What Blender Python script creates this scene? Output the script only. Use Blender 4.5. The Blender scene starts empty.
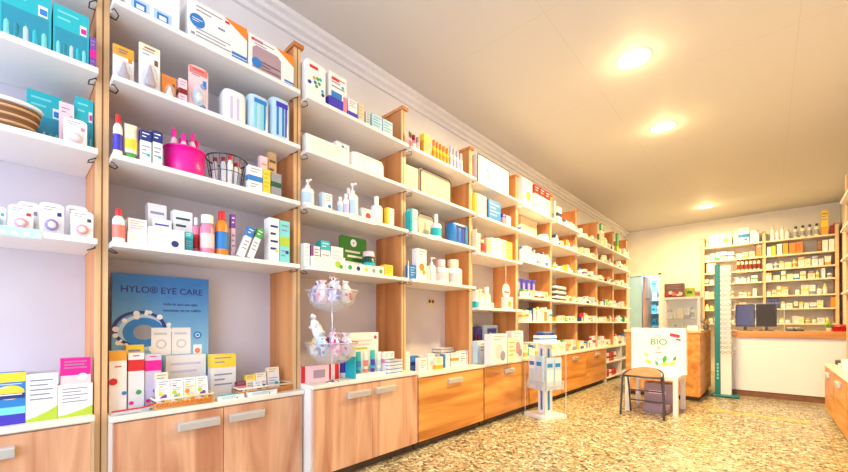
import bpy, math, random
from mathutils import Vector, Matrix
random.seed(7)
R = math.radians
SC = bpy.context.scene
COL = SC.collection

# ------------------------------------------------------------------ camera, world, big lights, exposure
HC = 1.067                                   # eye height of the photographer
F = 377.0                                    # focal length in pixels of an 848 wide frame
YAW = R(42.34)
HV = 323.5                                   # image row of the horizon
SA, CA = math.sin(YAW), math.cos(YAW)
cam = bpy.data.objects.new('camera', bpy.data.cameras.new('camera'))
COL.objects.link(cam)
cam.data.sensor_fit = 'HORIZONTAL'
cam.data.sensor_width = 36.0
cam.data.lens = F / 848 * 36.0
cam.data.shift_y = 84.7 / 848
cam.data.clip_start = 0.02
cam.location = (0, 0, HC)
cam.rotation_euler = (R(90.42), 0, YAW)
SC.camera = cam
SC.view_settings.view_transform = 'Standard'
SC.view_settings.look = 'None'
SC.view_settings.gamma = 1
SC.view_settings.use_curve_mapping = False
SC.view_settings.exposure = 0.27
w = bpy.data.worlds.new('world'); SC.world = w; w.use_nodes = True
w.node_tree.nodes['Background'].inputs[0].default_value = (0.62, 0.74, 1.0, 1)
w.node_tree.nodes['Background'].inputs[1].default_value = 1.8

def area(name, loc, rot, sx, sy, power, col, parent=None, shape='RECTANGLE', spread=180):
    l = bpy.data.lights.new(name, 'AREA'); l.shape = shape; l.size = sx; l.size_y = sy
    l.energy = power; l.color = col; l.spread = R(spread)
    o = bpy.data.objects.new(name, l); COL.objects.link(o); o.location = loc; o.rotation_euler = rot
    if parent: o.parent = parent
    return o
area('shopfront_daylight', (-0.9, -1.75, 1.65), (R(90), 0, 0), 3.2, 2.9, 95, (0.74, 0.84, 1.0))
area('back_room_light', (-2.1, 11.55, 2.75), (0, 0, 0), 0.7, 0.7, 42, (0.62, 0.88, 1.0))
LAMP_POWER = 4
LAMP_DOWN = 92
LAMP_COL = (1.0, 0.74, 0.34)

# ------------------------------------------------------------------ colours and materials
def lin(c):
    return tuple(((v / 255) / 12.92 if v / 255 <= .04045 else ((v / 255 + .055) / 1.055) ** 2.4) for v in c)
PAL = dict(white=(243, 242, 240), cream=(240, 228, 198), paper=(232, 232, 236), teal=(34, 182, 194), deep_teal=(22, 138, 158), win=(40, 146, 172),
           aqua=(120, 214, 220), pale_blue=(186, 214, 236), blue=(40, 128, 204), navy=(34, 52, 128), violet=(64, 54, 186),
           purple=(128, 70, 168), lilac=(206, 196, 226), magenta=(232, 20, 150), pink=(240, 136, 164), pale_pink=(246, 208, 214),
           coral=(240, 128, 112), red=(214, 36, 44), dark_red=(136, 34, 40), orange=(240, 138, 36), amber=(232, 166, 46),
           yellow=(246, 212, 62), lime=(176, 204, 62), green=(64, 168, 70), leaf_green=(40, 122, 40), dark_green=(18, 84, 68),
           brown=(132, 86, 52), tan=(206, 170, 124), grey=(150, 152, 158), dark_grey=(74, 74, 82), black=(24, 24, 28), brown_black=(40, 24, 24), tape_yellow=(244, 206, 0), stand_teal=(8, 126, 128),
           silver=(206, 208, 212), ink=(142, 146, 170), beige=(226, 208, 178), mauve=(176, 150, 160))
MATS = {}
def principled(name):
    m = bpy.data.materials.new(name); m.use_nodes = True
    return m, m.node_tree, m.node_tree.nodes['Principled BSDF']
def M(c, rough=.42, metal=0.0, trans=0.0, alpha=1.0):
    key = (c, rough, metal, trans, alpha)
    if key in MATS: return MATS[key]
    m, nt, b = principled('%s_%d' % (c, len(MATS)))
    b.inputs['Base Color'].default_value = (*lin(PAL[c]), 1)
    b.inputs['Roughness'].default_value = rough; b.inputs['Metallic'].default_value = metal
    b.inputs['Transmission Weight'].default_value = trans; b.inputs['Alpha'].default_value = alpha
    MATS[key] = m
    return m
def noise_mat(name, c1, c2, scale, rough=.5, detail=5, dist=0.0, stretch=(1, 1, 1), lo=.35, hi=.65, bump=0.0, coat=0.0):
    m, nt, b = principled(name); N = nt.nodes; L = nt.links
    tc = N.new('ShaderNodeTexCoord'); mp = N.new('ShaderNodeMapping'); oi = N.new('ShaderNodeObjectInfo')
    mul = N.new('ShaderNodeVectorMath'); mul.operation = 'SCALE'
    cmb = N.new('ShaderNodeCombineXYZ')
    for i in range(3): L.new(oi.outputs['Random'], cmb.inputs[i])
    L.new(cmb.outputs[0], mul.inputs[0]); mul.inputs['Scale'].default_value = 37.0
    L.new(tc.outputs['Object'], mp.inputs[0]); L.new(mul.outputs[0], mp.inputs['Location'])
    mp.inputs['Scale'].default_value = stretch
    n = N.new('ShaderNodeTexNoise'); n.inputs['Scale'].default_value = scale; n.inputs['Detail'].default_value = detail
    n.inputs['Distortion'].default_value = dist
    r = N.new('ShaderNodeValToRGB'); r.color_ramp.elements[0].position = lo; r.color_ramp.elements[1].position = hi
    r.color_ramp.elements[0].color = (*lin(c1), 1); r.color_ramp.elements[1].color = (*lin(c2), 1)
    L.new(mp.outputs[0], n.inputs['Vector']); L.new(n.outputs['Fac'], r.inputs[0]); L.new(r.outputs[0], b.inputs['Base Color'])
    b.inputs['Roughness'].default_value = rough
    if coat: b.inputs['Coat Weight'].default_value = coat
    if bump:
        bp = N.new('ShaderNodeBump'); bp.inputs['Strength'].default_value = bump; bp.inputs['Distance'].default_value = .01
        L.new(n.outputs['Fac'], bp.inputs['Height']); L.new(bp.outputs[0], b.inputs['Normal'])
    return m
WOOD_V = noise_mat('beech_vertical', (184, 124, 92), (228, 182, 146), 7, .42, 8, 1.2, (1, 1, .10))
WOOD_H = noise_mat('beech_horizontal', (188, 116, 48), (234, 170, 88), 7, .42, 8, 1.2, (1, .10, 1))
WOOD_X = noise_mat('beech_crosswise', (196, 128, 54), (232, 170, 88), 7, .42, 7, .8, (.10, 1, 1))
WOOD_SIDE = noise_mat('beech_side_panel', (192, 118, 62), (224, 154, 92), 8, .45, 6, .5, (1, 1, .08))
WOOD_EDGE = noise_mat('pale_edge_band', (212, 172, 124), (232, 200, 156), 9, .45, 5, .3, (1, 1, .06))
BACKING = noise_mat('back_panel', (204, 199, 210), (212, 207, 218), 3, .55)
SHELF_WHITE = noise_mat('shelf_white', (236, 234, 234), (242, 240, 240), 4, .34)
TOP_WHITE = noise_mat('cabinet_top', (234, 226, 214), (242, 234, 224), 4, .36)
PLASTER = noise_mat('plaster', (232, 226, 214), (240, 234, 222), 2, .7)
WALLWHITE = noise_mat('wall_white', (228, 228, 234), (236, 236, 242), 2, .65)
CARCASS = noise_mat('carcass_white', (226, 222, 214), (234, 230, 222), 4, .45)
DARK = noise_mat('plinth_dark', (70, 52, 40), (92, 70, 54), 5, .6)
CARDBOARD = noise_mat('brown_card', (198, 150, 96), (214, 170, 116), 9, .7)
METAL = M('silver', .35, .45)
CHROME = M('silver', .2, 1.0)
BLACKM = M('black', .4)
def glass_mat(name, col, alpha, rough=.05):
    m, nt, b = principled(name)
    b.inputs['Base Color'].default_value = (*lin(col), 1); b.inputs['Roughness'].default_value = rough
    b.inputs['Alpha'].default_value = alpha
    return m
CLEAR = glass_mat('clear_plastic', (226, 232, 238), .28)
GLASS = glass_mat('glass_sheet', (210, 226, 232), .16)
BLUEGLASS = glass_mat('blue_glass', (186, 228, 240), .8, .4)
def emit(name, col, s):
    m = bpy.data.materials.new(name); m.use_nodes = True; nt = m.node_tree
    nt.nodes.clear(); e = nt.nodes.new('ShaderNodeEmission'); o = nt.nodes.new('ShaderNodeOutputMaterial')
    e.inputs[0].default_value = (*col, 1); e.inputs[1].default_value = s
    nt.links.new(e.outputs[0], o.inputs[0]); return m
LAMP_GLOW = emit('lamp_glow', (1.0, .90, .70), 16)
SCREEN = emit('lilac_screen', lin((150, 142, 186)), .35)  # lilac reflection painted as a faint glow on the left monitor face

# terrazzo floor
def terrazzo():
    m, nt, b = principled('terrazzo'); N = nt.nodes; L = nt.links
    tc = N.new('ShaderNodeTexCoord')
    def vor(scale):
        n = N.new('ShaderNodeTexNoise'); n.inputs['Scale'].default_value = scale * .6; n.inputs['Detail'].default_value = 2
        mx = N.new('ShaderNodeMix'); mx.data_type = 'VECTOR'; mx.inputs['Factor'].default_value = .03
        L.new(tc.outputs['Object'], n.inputs['Vector']); L.new(tc.outputs['Object'], mx.inputs['A']); L.new(n.outputs['Color'], mx.inputs['B'])
        v = N.new('ShaderNodeTexVoronoi'); v.inputs['Scale'].default_value = scale
        L.new(mx.outputs['Result'], v.inputs['Vector'])
        s = N.new('ShaderNodeSeparateColor'); L.new(v.outputs['Color'], s.inputs[0])
        return v, s
    v1, s1 = vor(38); v2, s2 = vor(90)
    r1 = N.new('ShaderNodeValToRGB'); cr = r1.color_ramp; cr.interpolation = 'CONSTANT'
    cols = [(0, (86, 74, 50)), (.18, (146, 130, 96)), (.38, (184, 168, 130)), (.58, (212, 200, 168)), (.78, (164, 146, 110)), (.90, (232, 226, 204))]
    cr.elements[0].color = (*lin(cols[0][1]), 1); cr.elements[1].position = .16; cr.elements[1].color = (*lin(cols[1][1]), 1)
    for p, c in cols[2:]:
        e = cr.elements.new(p); e.color = (*lin(c), 1)
    L.new(s1.outputs[0], r1.inputs[0])
    r2 = N.new('ShaderNodeValToRGB'); r2.color_ramp.interpolation = 'CONSTANT'
    r2.color_ramp.elements[0].color = (*lin((100, 86, 58)), 1); r2.color_ramp.elements[1].position = .3; r2.color_ramp.elements[1].color = (*lin((200, 186, 152)), 1)
    e = r2.color_ramp.elements.new(.7); e.color = (*lin((160, 142, 106)), 1)
    L.new(s2.outputs[1], r2.inputs[0])
    edge = N.new('ShaderNodeMath'); edge.operation = 'GREATER_THAN'; edge.inputs[1].default_value = .56
    mulv = N.new('ShaderNodeMath'); mulv.operation = 'MULTIPLY'; mulv.inputs[1].default_value = 1.0
    L.new(v1.outputs['Distance'], mulv.inputs[0]); L.new(mulv.outputs[0], edge.inputs[0])
    mx = N.new('ShaderNodeMix'); mx.data_type = 'RGBA'
    L.new(edge.outputs[0], mx.inputs['Factor']); L.new(r1.outputs[0], mx.inputs['A']); L.new(r2.outputs[0], mx.inputs['B'])
    # tile joints
    sep = N.new('ShaderNodeSeparateXYZ'); L.new(tc.outputs['Object'], sep.inputs[0])
    js = []
    for ax in (0, 1):
        mo = N.new('ShaderNodeMath'); mo.operation = 'PINGPONG'; mo.inputs[1].default_value = .2
        L.new(sep.outputs[ax], mo.inputs[0])
        lt = N.new('ShaderNodeMath'); lt.operation = 'LESS_THAN'; lt.inputs[1].default_value = .0016
        L.new(mo.outputs[0], lt.inputs[0]); js.append(lt)
    mxj = N.new('ShaderNodeMath'); mxj.operation = 'MAXIMUM'; L.new(js[0].outputs[0], mxj.inputs[0]); L.new(js[1].outputs[0], mxj.inputs[1])
    sc = N.new('ShaderNodeMath'); sc.operation = 'MULTIPLY'; sc.inputs[1].default_value = .55; L.new(mxj.outputs[0], sc.inputs[0])
    m2 = N.new('ShaderNodeMix'); m2.data_type = 'RGBA'; L.new(sc.outputs[0], m2.inputs['Factor'])
    L.new(mx.outputs['Result'], m2.inputs['A']); m2.inputs['B'].default_value = (*lin((104, 84, 58)), 1)
    L.new(m2.outputs['Result'], b.inputs['Base Color'])
    b.inputs['Roughness'].default_value = .3
    return m
TERRAZZO = terrazzo()

# ceiling boards with thin joints
def ceiling_mat():
    m, nt, b = principled('ceiling_boards'); N = nt.nodes; L = nt.links
    tc = N.new('ShaderNodeTexCoord'); sep = N.new('ShaderNodeSeparateXYZ'); L.new(tc.outputs['Object'], sep.inputs[0])
    js = []
    for ax, off in ((0, 1.21), (1, -2.65)):
        ad = N.new('ShaderNodeMath'); ad.operation = 'ADD'; ad.inputs[1].default_value = off; L.new(sep.outputs[ax], ad.inputs[0])
        mo = N.new('ShaderNodeMath'); mo.operation = 'PINGPONG'; mo.inputs[1].default_value = .70; L.new(ad.outputs[0], mo.inputs[0])
        lt = N.new('ShaderNodeMath'); lt.operation = 'LESS_THAN'; lt.inputs[1].default_value = .0025; L.new(mo.outputs[0], lt.inputs[0]); js.append(lt)
    mxj = N.new('ShaderNodeMath'); mxj.operation = 'MAXIMUM'; L.new(js[0].outputs[0], mxj.inputs[0]); L.new(js[1].outputs[0], mxj.inputs[1])
    sc = N.new('ShaderNodeMath'); sc.operation = 'MULTIPLY'; sc.inputs[1].default_value = .22; L.new(mxj.outputs[0], sc.inputs[0])
    m2 = N.new('ShaderNodeMix'); m2.data_type = 'RGBA'; L.new(sc.outputs[0], m2.inputs['Factor'])
    m2.inputs['A'].default_value = (*lin((208, 205, 204)), 1); m2.inputs['B'].default_value = (*lin((150, 144, 140)), 1)
    L.new(m2.outputs['Result'], b.inputs['Base Color']); b.inputs['Roughness'].default_value = .6
    return m
CEIL = ceiling_mat()

# ------------------------------------------------------------------ mesh helpers
class MB:
    def __init__(s): s.v = []; s.f = []; s.m = []; s.sm = []
    def add(s, vs, fs, mat, smooth=False):
        o = len(s.v); s.v += [tuple(p) for p in vs]
        for f in fs: s.f.append(tuple(i + o for i in f)); s.m.append(mat); s.sm.append(smooth)
        return s
    def box(s, x0, x1, y0, y1, z0, z1, mat):
        vs = [(x, y, z) for z in (z0, z1) for y in (y0, y1) for x in (x0, x1)]
        return s.add(vs, [(0, 2, 3, 1), (4, 5, 7, 6), (0, 1, 5, 4), (2, 6, 7, 3), (0, 4, 6, 2), (1, 3, 7, 5)], mat)
    def rbox(s, x0, x1, y0, y1, z0, z1, mat, r=.01, n=3):      # box with rounded vertical edges and softened top
        ol = []
        for cx, cy, a0 in ((x1 - r, y1 - r, 0), (x0 + r, y1 - r, 90), (x0 + r, y0 + r, 180), (x1 - r, y0 + r, 270)):
            for k in range(n + 1):
                a = R(a0 + 90 * k / n); ol.append((cx + r * math.cos(a), cy + r * math.sin(a)))
        mx, my = (x0 + x1) / 2, (y0 + y1) / 2
        rings = [(z0, .94), (z0 + r * .6, 1), (z1 - r * .6, 1), (z1, .92)]
        vs = [(mx + (px - mx) * q, my + (py - my) * q, z) for z, q in rings for px, py in ol]
        k = len(ol); fs = []
        for j in range(3):
            for i in range(k): fs.append((j * k + i, j * k + (i + 1) % k, (j + 1) * k + (i + 1) % k, (j + 1) * k + i))
        s.add(vs, fs, mat, True)
        s.add(vs[:k], [tuple(range(k))[::-1]], mat); s.add(vs[-k:], [tuple(range(k))], mat)
        return s
    def quad(s, pts, mat): return s.add(pts, [tuple(range(len(pts)))], mat)
    def prism(s, ol, x0, x1, mat):                              # outline in (y, z) extruded along x
        k = len(ol); vs = [(x0, y, z) for y, z in ol] + [(x1, y, z) for y, z in ol]
        fs = [tuple(range(k))[::-1], tuple(range(k, 2 * k))] + [(i, (i + 1) % k, k + (i + 1) % k, k + i) for i in range(k)]
        return s.add(vs, fs, mat)
    def lathe(s, prof, mat, cx=0, cy=0, seg=16, sx=1, sy=1, smooth=True):
        vs = []; fs = []
        for r, z in prof:
            for i in range(seg):
                a = 2 * math.pi * i / seg; vs.append((cx + r * sx * math.cos(a), cy + r * sy * math.sin(a), z))
        for j in range(len(prof) - 1):
            for i in range(seg): fs.append((j * seg + i, j * seg + (i + 1) % seg, (j + 1) * seg + (i + 1) % seg, (j + 1) * seg + i))
        s.add(vs, fs, mat, smooth)
        if prof[0][0] > 1e-4: s.add(vs[:seg], [tuple(range(seg))[::-1]], mat)
        if prof[-1][0] > 1e-4: s.add(vs[-seg:], [tuple(range(seg))], mat)
        return s
    def tube(s, pts, r, mat, seg=6, closed=False):
        pts = [Vector(p) for p in pts]; n = len(pts); vs = []; fs = []; prev = None
        for i, p in enumerate(pts):
            if closed: t = pts[(i + 1) % n] - pts[i - 1]
            else: t = pts[min(i + 1, n - 1)] - pts[max(i - 1, 0)]
            t.normalize()
            if prev is None:
                up = Vector((0, 0, 1)) if abs(t.z) < .9 else Vector((1, 0, 0))
            else: up = prev
            a = t.cross(up)
            if a.length < 1e-5: a = t.cross(Vector((0, 1, 0)))
            a.normalize(); b = t.cross(a); b.normalize(); prev = -b if False else a.cross(t)
            for k in range(seg):
                an = 2 * math.pi * k / seg; vs.append(p + a * (r * math.cos(an)) + b * (r * math.sin(an)))
        rng = n if closed else n - 1
        for j in range(rng):
            for k in range(seg):
                j2 = (j + 1) % n; fs.append((j * seg + k, j * seg + (k + 1) % seg, j2 * seg + (k + 1) % seg, j2 * seg + k))
        s.add(vs, fs, mat, True)
        if not closed:
            s.add(vs[:seg], [tuple(range(seg))[::-1]], mat); s.add(vs[-seg:], [tuple(range(seg))], mat)
        return s
    def ring(s, cx, cy, z, rx, ry, r, mat, n=28, tilt=0):
        return s.tube([(cx + rx * math.cos(2 * math.pi * i / n), cy + ry * math.sin(2 * math.pi * i / n), z + tilt * math.sin(2 * math.pi * i / n)) for i in range(n)], r, mat, 5, True)
    def shift(s, dx, dy, dz, rz=0, n0=0):
        c, q = math.cos(rz), math.sin(rz)
        for i in range(n0, len(s.v)):
            x, y, z = s.v[i]; s.v[i] = (x * c - y * q + dx, x * q + y * c + dy, z + dz)
        return s
    def build(s, name, parent=None, loc=(0, 0, 0), rz=0):
        me = bpy.data.meshes.new(name); me.from_pydata(s.v, [], s.f)
        slots = []
        for m in s.m:
            if m not in slots: slots.append(m)
        for m in slots: me.materials.append(m)
        for p, m, sm in zip(me.polygons, s.m, s.sm): p.material_index = slots.index(m); p.use_smooth = sm
        me.validate(); me.update()
        o = bpy.data.objects.new(name, me); COL.objects.link(o)
        o.location = loc; o.rotation_euler = (0, 0, rz)
        if parent: o.parent = parent
        return o
def empty(name, loc=(0, 0, 0), rz=0):
    o = bpy.data.objects.new(name, None); COL.objects.link(o); o.location = loc; o.rotation_euler = (0, 0, rz)
    o.empty_display_size = .05
    return o
def tag(o, label, cat, group=None):
    o['label'] = label; o['category'] = cat
    if group: o['group'] = group
    return o
def struct(o): o['kind'] = 'structure'; return o
def bevel(o, wd=.003, seg=2):
    b = o.modifiers.new('bevel', 'BEVEL'); b.width = wd; b.segments = seg; b.limit_method = 'ANGLE'; return o
def lettering(name, txt, size, mat, parent, loc, rot, ext=.0006, align='CENTER', xs=1.0):
    cu = bpy.data.curves.new(name, 'FONT'); cu.body = txt; cu.size = size; cu.extrude = ext; cu.align_x = align; cu.align_y = 'CENTER'
    cu.resolution_u = 3; cu.offset = size * .012
    t = bpy.data.objects.new(name + '_tmp', cu); COL.objects.link(t)
    bpy.context.view_layer.update()
    me = bpy.data.meshes.new_from_object(t.evaluated_get(bpy.context.evaluated_depsgraph_get()))
    bpy.data.objects.remove(t); bpy.data.curves.remove(cu)
    me.materials.clear(); me.materials.append(mat)
    o = bpy.data.objects.new(name, me); COL.objects.link(o); o.parent = parent; o.location = loc; o.rotation_euler = rot; o.scale = (xs, 1, 1)
    return o

# labels: things that look alike on one shelf get an ordinal, so every label stays unique
REG = []
ORD = ['leftmost', 'second', 'third', 'fourth', 'fifth', 'sixth', 'seventh', 'eighth', 'ninth', 'tenth', 'eleventh', 'twelfth', 'thirteenth', 'fourteenth', 'fifteenth', 'sixteenth', 'seventeenth', 'eighteenth']
def reg(o, look, place, cat, order, group=None):
    REG.append((o, look, place, cat, order, group)); return o
def finish_labels():
    d = {}
    for e in REG: d.setdefault((e[1], e[2]), []).append(e)
    for (look, place), es in d.items():
        es.sort(key=lambda e: e[4])
        for i, (o, _, _, cat, _, group) in enumerate(es):
            if len(es) == 1: lab = '%s %s' % (look, place)
            elif i == 0: lab = '%s, leftmost, %s' % (look, place)
            elif i == len(es) - 1: lab = '%s, rightmost, %s' % (look, place)
            else: lab = '%s, %s from left, %s' % (look, ORD[i], place)
            tag(o, lab, cat, group)

# ------------------------------------------------------------------ geometry of the place
XB = -2.64            # back panel of the left shelving
XP = -2.30            # front of the uprights
XS = -2.215           # front edge of the shelves
XR = 1.02            # right wall
YB = 10.56            # back wall
ZC = 3.37             # ceiling
YF = -1.9             # shopfront
def ray(u):
    k = (u - 424) / F
    return -SA + k * CA, CA + k * SA
def y_at(u, X):
    a, b = ray(u); return X * b / a
def x_at(u, Y):
    a, b = ray(u); return Y * a / b
def t_x(u, X): return X / ray(u)[0]
def t_y(u, Y): return Y / ray(u)[1]
def z_at(v, t): return HC + (HV - v) / F * t

# ---- shell
struct(MB().box(XB - .12, XR + .12, YF - .1, YB + 1.9, -.08, 0, TERRAZZO).build('floor'))
struct(MB().box(XB - .12, XR + .12, YF - .1, YB + 1.9, ZC, ZC + .08, CEIL).build('ceiling'))
struct(MB().box(XB - .15, XB - .025, YF - .1, YB + 1.9, 0, ZC, WALLWHITE).build('wall_left'))
struct(MB().box(XR, XR + .12, YF - .1, YB + 1.9, 0, ZC, PLASTER).build('wall_right'))
DX0, DX1, DZ = -2.625, -1.90, 2.29
wb = MB().box(DX1, XR, YB, YB + .1, 0, ZC, PLASTER)
wb.box(XB - .024, DX1, YB, YB + .1, DZ, ZC, PLASTER)
struct(wb.build('wall_back'))
struct(MB().box(XB, XR, YB + 1.75, YB + 1.85, 0, ZC, noise_mat('blue_wall', (168, 212, 226), (184, 222, 234), 2, .6)).build('wall_back_room'))
# shopfront behind the photographer: frame round an open daylight front
sf = MB()
for x in (XB, -0.95, XR - .08): sf.box(x, x + .08, YF, YF + .08, 0, ZC, CARCASS)
sf.box(XB + .08, XR - .08, YF, YF + .08, ZC - .12, ZC, CARCASS)
sf.box(XB + .08, XR - .08, YF, YF + .08, 0, .1, CARCASS)
struct(sf.build('window_1'))
# cornice along the left wall
co = MB(); prof = [(0, 0), (.02, 0), (.02, .035), (.05, .041), (.05, .075), (.08, .081), (.08, .12), (0, .12)]
vs = [(XB - .024 + a * 1.25, y, ZC - .12 + b) for y in (YF, YB) for a, b in prof]; k = len(prof)
co.add(vs, [(i, (i + 1) % k, k + (i + 1) % k, k + i) for i in range(k)], WALLWHITE)
struct(co.build('trim_1'))

# ---- ceiling lights
def ceiling_light(x, y, label):
    r = empty('ceiling_light', (x, y, ZC)); tag(r, label, 'light', 'recessed ceiling downlights in a row')
    MB().lathe([(.105, -.001), (.105, -.012), (.135, -.010), (.14, -.001)], M('white', .4), seg=32).build('frame', r)
    MB().lathe([(.104, -.004), (.104, -.008), (.07, -.011), (.0001, -.012)], LAMP_GLOW, seg=32).build('diffuser', r)
    l = bpy.data.lights.new('lamp', 'POINT'); l.energy = LAMP_POWER; l.color = LAMP_COL; l.shadow_soft_size = .07
    o = bpy.data.objects.new('lamp', l); COL.objects.link(o); o.location = (0, 0, -.14); o.parent = r
    area('lamp_beam', (0, 0, -.03), (0, 0, 0), .2, .2, LAMP_DOWN, LAMP_COL, r, 'DISK', 175)
ceiling_light(-.847, 3.635, 'lit round recessed ceiling light nearest the camera and largest')
ceiling_light(-.893, 5.13, 'lit round recessed ceiling light in the middle of the row of three')
ceiling_light(-.892, 9.18, 'lit round recessed ceiling light farthest away near the back wall')

# ------------------------------------------------------------------ left shelving
PY = [.286 + .99 * n for n in range(10)]                         # upright centres
PW = .047
BAY = ['leftmost bay', 'poster bay', 'bowl-stand bay', 'fourth bay', 'fifth bay', 'sixth bay', 'seventh bay', 'eighth bay', 'ninth bay', 'tenth bay']
SHN = ['top shelf', 'second shelf', 'third shelf', 'fourth shelf', 'fifth shelf']
def bay_y(b): return (PY[b - 1] + PW / 2 if b else PY[0] - .99 + PW / 2, PY[b] - PW / 2)
Z1, Z2, Z3, Z4 = 2.57, 2.215, 1.852, 1.447
SHELF = {b: [Z1, Z2, Z3, Z4] for b in range(4)}
SHELF[4] = [2.56, 2.207, 1.815, 1.235]
for b in range(5, 10): SHELF[b] = [2.54 if b < 7 else 2.50, 2.205, 1.85, 1.402, 1.10]
CABZ = {b: .64 for b in range(10)}
CABZ[1] = .632
CABZ[0] = .652
CABZ[2] = .668
CABX = {0: -2.25, 1: -2.25}
for b in range(2, 10): CABX[b] = -2.155

for b in range(10):
    y0, y1 = bay_y(b)
    o = MB().box(XB, XB + .008, y0, y1, CABZ[b], 2.895, BACKING).build('back_panel')
    tag(o, 'pale grey back panel behind the shelves of the %s' % BAY[b], 'back panel', 'back panels of the left shelving')
for n in range(10):
    zb = 0 if n == 0 else CABZ[n]
    y = PY[n]
    r = empty('shelf_upright', (XP, y, zb))
    tag(r, ('wooden upright at the left of the eye care poster' if n == 0 else 'last wooden upright of the left shelving by the doorway' if n == 9 else 'wooden upright between the %s and the %s' % (BAY[n], BAY[n + 1])), 'shelf upright', 'wooden uprights of the left shelving')
    MB().box(XB - XP + .001, -.012, -PW / 2, PW / 2, 0, 2.895 - zb, WOOD_SIDE).build('side_panel', r)
    fe = MB().box(-.0115, 0, -PW / 2, PW / 2, 0, 2.895 - zb, WOOD_EDGE)
    fe.box(0, .0008, -.003, .003, 0, 2.895 - zb, M('brown', .6)); fe.build('front_edge', r)
    MB().box(XB - XP + .001, .02, -PW / 2 - .012, PW / 2 + .012, 2.89505 - zb, 2.92 - zb, WOOD_SIDE).build('cap', r)
for b in range(10):
    y0, y1 = bay_y(b)
    for i, z in enumerate(SHELF[b]):
        o = MB().box(XB + .009, XS, y0 + .001, y1 - .001, z - .026, z, SHELF_WHITE).build('wall_shelf')
        tag(o, 'white %s board of the %s on the left wall' % (SHN[i], BAY[b]), 'shelf', 'white shelf boards of the left shelving')
        bevel(o, .003)
        if b < 4:
            for yy, sg in ((y0 + .004, 1), (y1 - .004, -1)):
                c = MB().tube([(-2.33, yy, z - .029), (-2.31, yy + sg * .022, z - .044), (-2.26, yy + sg * .024, z - .048), (-2.235, yy + sg * .003, z - .040), (-2.27, yy, z - .029)], .0028, M('dark_grey', .35, .8), 5)
                c.build('wire_clip', o)

# ---- base cabinets
def handle(parent, y, z, wd=.2):
    h = MB()
    h.add([(0.001, y - wd / 2, z - .026), (.024, y - wd / 2, z - .022), (.030, y - wd / 2, z + .02), (.0, y - wd / 2, z + .026),
           (0.001, y + wd / 2, z - .026), (.024, y + wd / 2, z - .022), (.030, y + wd / 2, z + .02), (.0, y + wd / 2, z + .026)],
          [(0, 1, 2, 3), (7, 6, 5, 4), (0, 4, 5, 1), (1, 5, 6, 2), (2, 6, 7, 3), (3, 7, 4, 0)], METAL)
    o = h.build('handle', parent); bevel(o, .004)
def cabinet(xf, y0, y1, zt, fronts, label, wood, rz=0, xb=XB, hy=None, top=True, group='wooden base cabinets'):
    """front faces +x before rotation; origin at the front edge on the floor, middle of the width"""
    w2 = (y1 - y0) / 2; dep = abs(xf - xb)
    r = empty('base_cabinet', (xf, (y0 + y1) / 2, 0), rz)
    tag(r, label, 'cabinet', group)
    MB().box(-dep + .003, -.02, -w2, w2, .07, zt - .026, CARCASS).build('carcass', r)
    MB().box(-dep + .003, -.06, -w2 + .01, w2 - .01, 0, .07, DARK).build('plinth', r)
    bevel(MB().box(-dep + .003, .008, -w2, w2, zt - .026, zt, TOP_WHITE).build('top', r), .004)
    n = fronts
    for i in range(n):
        a = -w2 + .012 + (2 * w2 - .024) * i / n; bb = -w2 + .012 + (2 * w2 - .024) * (i + 1) / n
        d = MB().box(-.0195, 0, a + .0015, bb - .0015, .075, zt - .034, wood).build('door' if n == 2 else 'flap_door', r)
        bevel(d, .002)
        yy = (bb - .125 if i == 0 else a + .125) if n == 2 else (a + bb) / 2
        handle(d, yy, zt - .10, .2)
    return r
ys0, ys1 = bay_y(0); cabinet(CABX[0], ys0 + .002, ys1 - .002, CABZ[0], 2, 'wooden two-door base cabinet at the far left under the blue and yellow carton', WOOD_V)
CB = [None, .3115] + [PY[n] + .028 for n in range(1, 8)]        # left ends of the base cabinets of bays 1 to 8
cabinet(CABX[1], CB[1], CB[2] - .002, CABZ[1], 2, 'wooden two-door base cabinet under the eye care poster', WOOD_V)
cabinet(CABX[2], CB[2], CB[3] - .002, CABZ[2], 2, 'wooden two-door base cabinet under the two-tier bowl stand', WOOD_V)
LBL = {3: 'wooden single-flap base cabinet right of the bowl-stand cabinet', 4: 'wooden single-flap base cabinet just left of the white leaflet stand',
       5: 'wooden single-flap base cabinet mostly hidden behind the white leaflet stand', 6: 'wooden single-flap base cabinet just right of the white leaflet stand',
       7: 'last wooden single-flap base cabinet, beside the white low unit'}
for b in range(3, 8): cabinet(CABX[b], CB[b], CB[b + 1] - .002, CABZ[b], 1, LBL[b], WOOD_H)
# white open low unit at the end
r = empty('low_shelf_unit', (CABX[8], (CB[8] + PY[9] + .024) / 2, 0)); tag(r, 'white open low shelf unit with red packs at end of left wall', 'shelf unit')
wl = (PY[9] + .024 - CB[8]) / 2 - .001; dl = CABX[8] - XB - .003
MB().box(-dl, 0, -wl, wl, CABZ[8] - .026, CABZ[8], TOP_WHITE).build('top', r)
for yy in (-wl, -.011, wl - .022): MB().box(-dl, -.002, yy, yy + .022, 0, CABZ[8] - .0265, CARCASS).build('side_panel', r)
for a, bb in ((-wl + .023, -.012), (.0115, wl - .0225)):
    for z in (.06, .34): MB().box(-dl + .01, -.004, a, bb, z, z + .02, SHELF_WHITE).build('shelf', r)
MB().box(-dl, -dl + .009, -wl + .023, -.012, .08, CABZ[8] - .027, CARCASS).build('back_panel', r)

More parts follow.
